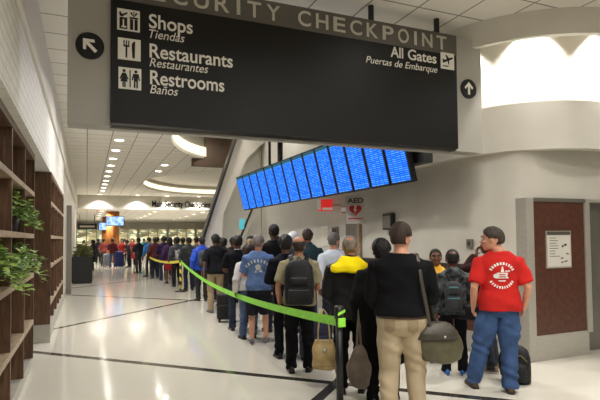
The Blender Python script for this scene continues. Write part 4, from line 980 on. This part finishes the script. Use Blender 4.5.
for i,(lab,x,y,hd_,h,w,sk,hr,tp,lod,tn) in enumerate(inner):
    bt = ('trousers',[(40,44,58),(30,30,34),(52,50,50),(46,54,76)][i%4],'denim' if i%2 else 'cotton')
    if 'skirt' in lab: bt = ('skirt',(140,40,46),'cotton')
    INN[i] = person(lab,x,y,hd_,h,w,lod,sk,hr,tp,bt,'black',('hang','front') if i%3 else ('front','hang'),turn=tn)
far = [
 ('person in black walking past the planter in the far hall',.31,29.6,70,1.66,1.0,'brown',('long',(22,18,16)),('coat',(30,30,32),'cotton',None),(30,30,34)),
 ('person in red and white top beside the brown column',.98,33.9,-20,1.72,1.0,'tan',('short',(34,26,22)),('tee',(120,54,52),'cotton',None),(52,54,60)),
 ('person in maroon jacket and jeans seen from behind in the far hall',1.43,32.2,0,1.74,1.05,'brown',('short',(26,20,18)),('jacket',(84,36,42),'cotton',None),(70,80,110)),
 ('person in bright red top right of the maroon jacket in the far hall',2.02,32.9,140,1.70,1.0,'tan',('bob',(50,36,28)),('long',(150,42,46),'cotton',None),(44,44,52)),
 ('person in black and red leaning over a bag in the far hall',2.34,31.5,100,1.64,1.0,'brown',('short',(22,18,16)),('jacket',(40,30,32),'nylon',None),(34,34,40)),
 ('person in crimson coat facing the queue in the far hall',2.66,33.3,160,1.72,1.0,'light',('long',(70,48,34)),('coat',(128,40,46),'cotton',None),(36,34,38)),
 ('person in pale grey top near the far end of the queue',2.82,30.8,150,1.72,1.0,'tan',('short',(40,30,24)),('long',(186,182,180),'cotton',None),(60,58,60)),
 ('person in dark coat left of the brown columns far away',.76,38.6,0,1.74,1.0,'brown',('short',(24,20,18)),('coat',(44,42,46),'cotton',None),(30,30,34)),
 ('distant person in cream jacket right of the brown columns',2.75,41.8,30,1.72,1.0,'tan',('short',(40,32,26)),('jacket',(180,168,146),'cotton',None),(50,50,56)),
 ('distant person in teal top by the lit shop fronts',4.1,40.6,-30,1.74,1.0,'brown',('short',(24,20,18)),('long',(44,104,110),'cotton',None),(44,46,56)),
]
for i,(lab,x,y,hd_,h,w,sk,hr,tp,pc) in enumerate(far):
    person(lab,x,y,hd_,h,w,2,sk,hr,tp,('trousers',pc,'cotton'),'black',('hang','front') if i%2 else ('front','hang'),group='travellers in the far hall',lean=.25 if 'leaning' in lab else 0.)

# ------------------------------------------------------------------ clothing details
YEL = cloth((252,222,20))
s = P3['s']; sh3 = P3['shear']
mb = MB()   # yellow hood lying on the shoulders
mb.loft([(sh3((0,-.055,z))*s+np.array((0,yo*s,0)),(rx*s,0,0),(0,ry*s,0)) for z,rx,ry,yo in ((1.34,.165,.085,-.085),(1.355,.215,.13,-.06),(1.41,.212,.14,-.035),(1.46,.150,.12,-.005),(1.50,.112,.105,.02),(1.515,.088,.085,.03))],32,2.4)
me = remesh(mb,.009,5); displace(me,lambda c: .006*np.sin(30*c[:,0]+20*c[:,2])); link('hood',me,YEL,P3['o'],True)
# belt of the khaki trousers
s = P1['s']; mb = MB(); n = 40
mb.loft([((0,-.012*s,z*s),(rx*s,0,0),(0,ry*s,0)) for z,rx,ry in ((.945,.205,.145),(.945,.217,.156),(.98,.213,.153),(.98,.20,.14))],n,2.2)
mb.build('belt',cloth((58,36,24),'leather'),P1['o'],True)
# print on the red t-shirt
WH = cloth((232,226,220))
def arcblocks(cx,cz,r,a0,a1,n,hh,ww,rnd):
    out = []
    for i in range(n):
        a = R(a0+(a1-a0)*i/(n-1)); u = (math.cos(a),math.sin(a)); t = (-u[1],u[0]); w2 = ww*rnd.uniform(.6,1); 
        f = lambda p,q: (cx+u[0]*(r+p)+t[0]*q,cz+u[1]*(r+p)+t[1]*q)
        out.append([f(-hh/2,-w2/2),f(hh/2,-w2/2),f(hh/2,w2/2),f(-hh/2,w2/2)])
    return out
rd = random.Random(5); zc = 1.235*PR['s']
polys = arcblocks(0,zc,.125,150,30,10,.028,.020,rd)+arcblocks(0,zc,.125,212,328,11,.026,.018,rd)
polys += [[(-.055,zc+.03),(.06,zc+.03),(.05,zc-.0),(.065,zc-.03),(-.06,zc-.03),(-.05,zc)],[(-.015,zc+.035),(.02,zc+.035),(.008,zc+.095),(-.002,zc+.095)],disc_xz(-.062,zc-.005,.024,12),[(-.04,zc-.05),(.04,zc-.05),(.03,zc-.062),(-.03,zc-.062)],[(.03,zc+.05),(.08,zc+.055),(.08,zc+.042),(.03,zc+.038)]]
decal(PR['top'],polys,WH,'print')
decal(PR['top'],[[(-.03,zc+.015),(.035,zc+.015),(.03,zc+.004),(-.028,zc+.004)],[(-.03,zc-.008),(.04,zc-.008),(.036,zc-.018),(-.03,zc-.018)]],cloth((192,40,36)),'print',off=.005)
zc = 1.25*P6['s']; PB = cloth((196,196,190))
decal(P6['top'],arcblocks(0,zc-.16,.24,140,40,9,.045,.030,rd)+[[(-.03,zc-.06),(.03,zc-.06),(.05,zc-.0),(0,zc+.03),(-.05,zc)],[(.0,zc-.09),(.07,zc-.10),(.05,zc-.05)],[(-.06,zc-.10),(-.02,zc-.10),(-.03,zc-.06)]],PB,'print')
# jeans pockets of the red t-shirt man
zc = .90*PR['s']
for sx in (-1,1): decal(PR['low'],[[(sx*.15,zc+.05),(sx*.045,zc+.05),(sx*.045,zc-.05),(sx*.10,zc-.08),(sx*.15,zc-.05)][::sx]],cloth((52,72,108),'denim'),'pocket',off=.004)

zc = .885*P1['s']
for sx in (-1,1): decal(P1['low'],[[(sx*.14,zc+.05),(sx*.05,zc+.05),(sx*.05,zc-.045),(sx*.095,zc-.065),(sx*.14,zc-.045)][::sx]],cloth((150,134,108)),'pocket',off=.003)
# ------------------------------------------------------------------ bags
backpack('black backpack with two pockets worn by the man in the khaki shirt',P4,.37,.56,.20,top=1.45,yback=-.15)
backpack('grey backpack with teal trim on the boy in the camouflage jacket',K2,.24,.42,.11,m=cloth((54,57,60),'nylon'),top=1.33,yback=-.15,accent=cloth((50,150,160),'nylon'))
backpack('dark grey backpack worn by the person in the bright blue jacket',INN[10],.30,.44,.16,m=cloth((62,66,76),'nylon'),top=1.38,yback=-.16)
backpack('black backpack worn by the person beside the striped stanchion',INN[12],.30,.46,.16,top=1.36,yback=-.16)
backpack('white shoulder pack on the dark grey jacket far down the queue',INN[13],.24,.34,.12,m=cloth((150,150,150),'nylon'),top=1.3,yback=-.16)
def bag(name,label,cat,loc,rz,secs,m,n=28,p=2.6):
    e = empty(name,loc,R(rz)); tag(e,label,cat)
    mb = MB().loft([((xo,0,z),(rx,0,0),(0,ry,0)) for z,rx,ry,xo in secs],n,p); me = remesh(mb,.008,3); displace(me,lambda c: .005*np.sin(24*c[:,0]+16*c[:,2])+.004*np.sin(40*c[:,2]-14*c[:,1])); link('body',me,m,e,True); return e
def strap(par,invm,pts,r,m,flat=(1,.25),name='strap'):
    P = [np.array(invm @ Vector(p)) for p in pts]; Q = []
    for i in range(len(P)-1):
        p0,p1,p2,p3 = P[max(i-1,0)],P[i],P[i+1],P[min(i+2,len(P)-1)]
        for k in range(5):
            t = k/5; Q.append(.5*((2*p1)+(-p0+p2)*t+(2*p0-5*p1+4*p2-p3)*t*t+(-p0+3*p1-3*p2+p3)*t**3))
    Q.append(P[-1]); return MB().chain(Q,r,10,flat=flat).build(name,m,par,True)
# olive shoulder bag on the nearest man's right hip
OL = cloth((78,74,52),'leather'); OLD = cloth((58,52,42),'leather')
hp1 = P1['P']((.285,.02,.56))
e = bag('shoulder_bag','olive brown slouchy shoulder bag at the right hip of the nearest man','bag',hp1,-14,[(0,.09,.04,.05),(.03,.17,.075,.04),(.12,.205,.09,.03),(.22,.19,.08,.01),(.30,.15,.06,-.01),(.34,.10,.035,-.02)],OL)
mb = MB().loft([((.0,-.015,z),(rx,0,0),(0,ry,0)) for z,rx,ry in ((.205,.17,.080),(.215,.192,.092),(.27,.175,.080),(.335,.112,.048),(.350,.05,.03))],28,2.6); mb.build('flap',OLD,e,True)
MB().cyl((.03,-.104,.235),.011,.012,16,'y').build('buckle',M['steel'],e,True)
L_ = lambda p: e.matrix_basis.inverted() @ Vector(P1['P'](p))
bpy.context.view_layer.update()
inv1 = (Matrix.Translation(e.location) @ Matrix.Rotation(R(-14),4,'Z')).inverted()
strap(e,inv1,[P1['P'](p) for p in ((.235,-.06,.86),(.205,-.118,1.05),(.175,-.142,1.22),(.155,-.125,1.37),(.140,-.05,1.468),(.142,.06,1.45),(.185,.145,1.25),(.24,.12,1.0),(.31,.07,.86))],.016,OLD)
bk = K2['P']((.20,-.06,.78))
e = bag('shoulder_bag','small black bag at the right hip of the boy in the camouflage jacket','bag',bk,-38,[(0,.09,.03,0),(.02,.14,.045,0),(.12,.15,.05,0),(.17,.14,.045,0),(.18,.12,.03,0)],cloth((20,20,23),'nylon'))
MB().box((-.13,-.055,.10),(.13,-.04,.17),.006).build('flap',cloth((32,32,38),'nylon'),e,True)
invk = (Matrix.Translation(bk) @ Matrix.Rotation(R(-38),4,'Z')).inverted()
strap(e,invk,[K2['P'](p) for p in ((.13,-.11,.93),(.08,-.17,1.10),(-.02,-.165,1.28),(-.10,-.10,1.44),(-.10,.06,1.42),(.05,.18,1.2),(.22,.10,.96))],.014,cloth((20,20,23),'nylon'))
# tan handbag held low by the person with the yellow hood
TN = cloth((172,148,100),'leather')
hb = P3['hands'][0]
hx,hy = 2.22,4.62
e = bag('handbag','tan leather tote handbag with two handles hanging in front of the belt','handbag',(hx,hy,.31),-25,[(0,.105,.05,0),(.02,.122,.065,0),(.12,.125,.07,0),(.22,.112,.055,0),(.29,.095,.04,0),(.30,.09,.03,0)],TN)
invh = (Matrix.Translation((hx,hy,.31)) @ Matrix.Rotation(R(-25),4,'Z')).inverted()
for dy in (-.035,.035):
    MB().chain([(-.06,dy,.27),(-.056,dy*.9,.40),(-.035,dy*.5,.55),(0,dy*.3,.60),(.035,dy*.5,.55),(.056,dy*.9,.40),(.06,dy,.27)],.008,8).build('handle',TN,e,True)
MB().box((-.10,-.072,.035),(.10,-.062,.05)).build('trim_band',cloth((150,124,80),'leather'),e)
MB().cyl((.0,-.078,.2),.02,.01,16,'y').build('clasp',M['steel'],e,True)
# brown drop-shaped bag
BR = cloth((92,80,68),'leather'); bx,by = 2.37,4.17
e = bag('shoulder_bag','dark taupe drop shaped bag hanging beside the long black coat','bag',(bx,by,.22),-10,[(0,.04,.03,0),(.03,.085,.055,0),(.12,.125,.07,0),(.22,.115,.06,0),(.32,.075,.045,0),(.40,.035,.025,0)],BR)
MB().chain([(-.02,0,.38),(-.012,0,.55),(.0,.0,.74),(.012,0,.55),(.02,0,.38)],.011,8,flat=(1,.5)).build('strap',BR,e,True)
# black backpack standing on the floor behind the red t-shirt man
e = empty('rucksack',(4.43,4.26,0),R(-50)); tag(e,'black backpack standing on the floor to the right of the jeans','backpack')
NB = cloth((24,24,27),'nylon')
Z_ = .86
MB().loft([((0,0,z*Z_),(.155*k,0,0),(0,.10*k2,0)) for z,k,k2 in ((0,.8,.8),(.02,.97,.97),(.15,1,1.05),(.32,.97,.95),(.42,.82,.75),(.47,.5,.4),(.48,.25,.2))],28,3).build('main_bag',NB,e,True)
MB().loft([((0,-.105,z*Z_),(.115*k,0,0),(0,.045*k,0)) for z,k in ((.04,.7),(.06,1),(.17,1),(.26,.9),(.275,.5))],24,3).build('pocket',NB,e,True)
MB().chain([(-.04,0,.46*Z_),(0,0,.53*Z_),(.04,0,.46*Z_)],.01,8).build('grab_loop',NB,e,True)
MB().chain([(-.12,-.085,.30*Z_),(-.06,-.10,.37*Z_),(.06,-.10,.37*Z_),(.12,-.085,.30*Z_)],.005,6).build('zip',cloth((120,104,70),'nylon'),e,True)
MB().chain([(-.14,.05,.38*Z_),(-.18,.10,.25*Z_),(-.15,.05,.08*Z_)],.022,8,flat=(1,.3)).build('shoulder_strap',NB,e,True)
# suitcases
def suitcase(label,loc,rz,m,w=.40,h=.60,d=.25,handle=True,group='suitcases'):
    e = empty('suitcase',loc,R(rz)); tag(e,label,'suitcase',group)
    MB().box((-w/2,-d/2,.05),(w/2,d/2,h),.045).build('shell',m,e,True)
    MB().box((-w*.38,-d/2-.03,.12),(w*.38,-d/2+.02,h*.62),.02).build('pocket',m,e,True)
    for sx in (-1,1):
        MB().cyl((sx*(w/2-.05)-.015,d/2-.05,.03),.03,.03,16,'x').build('wheel',M['rubber'],e,True); MB().box((sx*(w/2-.05)-.02,-d/2+.02,0),(sx*(w/2-.05)+.02,-d/2+.06,.06)).build('foot',M['rubber'],e)
    MB().chain([(-.07,0,h-.01),(-.05,0,h+.03),(.05,0,h+.03),(.07,0,h-.01)],.012,8).build('carry_handle',M['rubber'],e,True)
    if handle:
        for sx in (-1,1): MB().cyl((sx*.10,d/2-.04,h-.05),.008,.44,10).build('pull_rod',M['steel'],e,True)
        MB().chain([(-.115,d/2-.04,h+.39),(.115,d/2-.04,h+.39)],.014,8).build('grip',M['rubber'],e,True)
    return e
suitcase('black soft suitcase standing in the queue beside the khaki trousers',(2.55,9.75,0),-20,cloth((26,26,28),'nylon'),.36,.56,.24,False)
suitcase('blue suitcase standing in the far hall beside the maroon jacket',(1.78,31.7,0),0,cloth((30,40,92),'nylon'),.46,.95,.28,False)
suitcase('grey suitcase standing in the far hall in front of the brown column',(1.10,32.6,0),0,cloth((110,112,116),'nylon'),.40,.80,.26,False)
suitcase('small navy suitcase between the backpack man and the person with full dark hair',(2.80,6.15,0),0,cloth((32,36,60),'nylon'),.36,.55,.22)
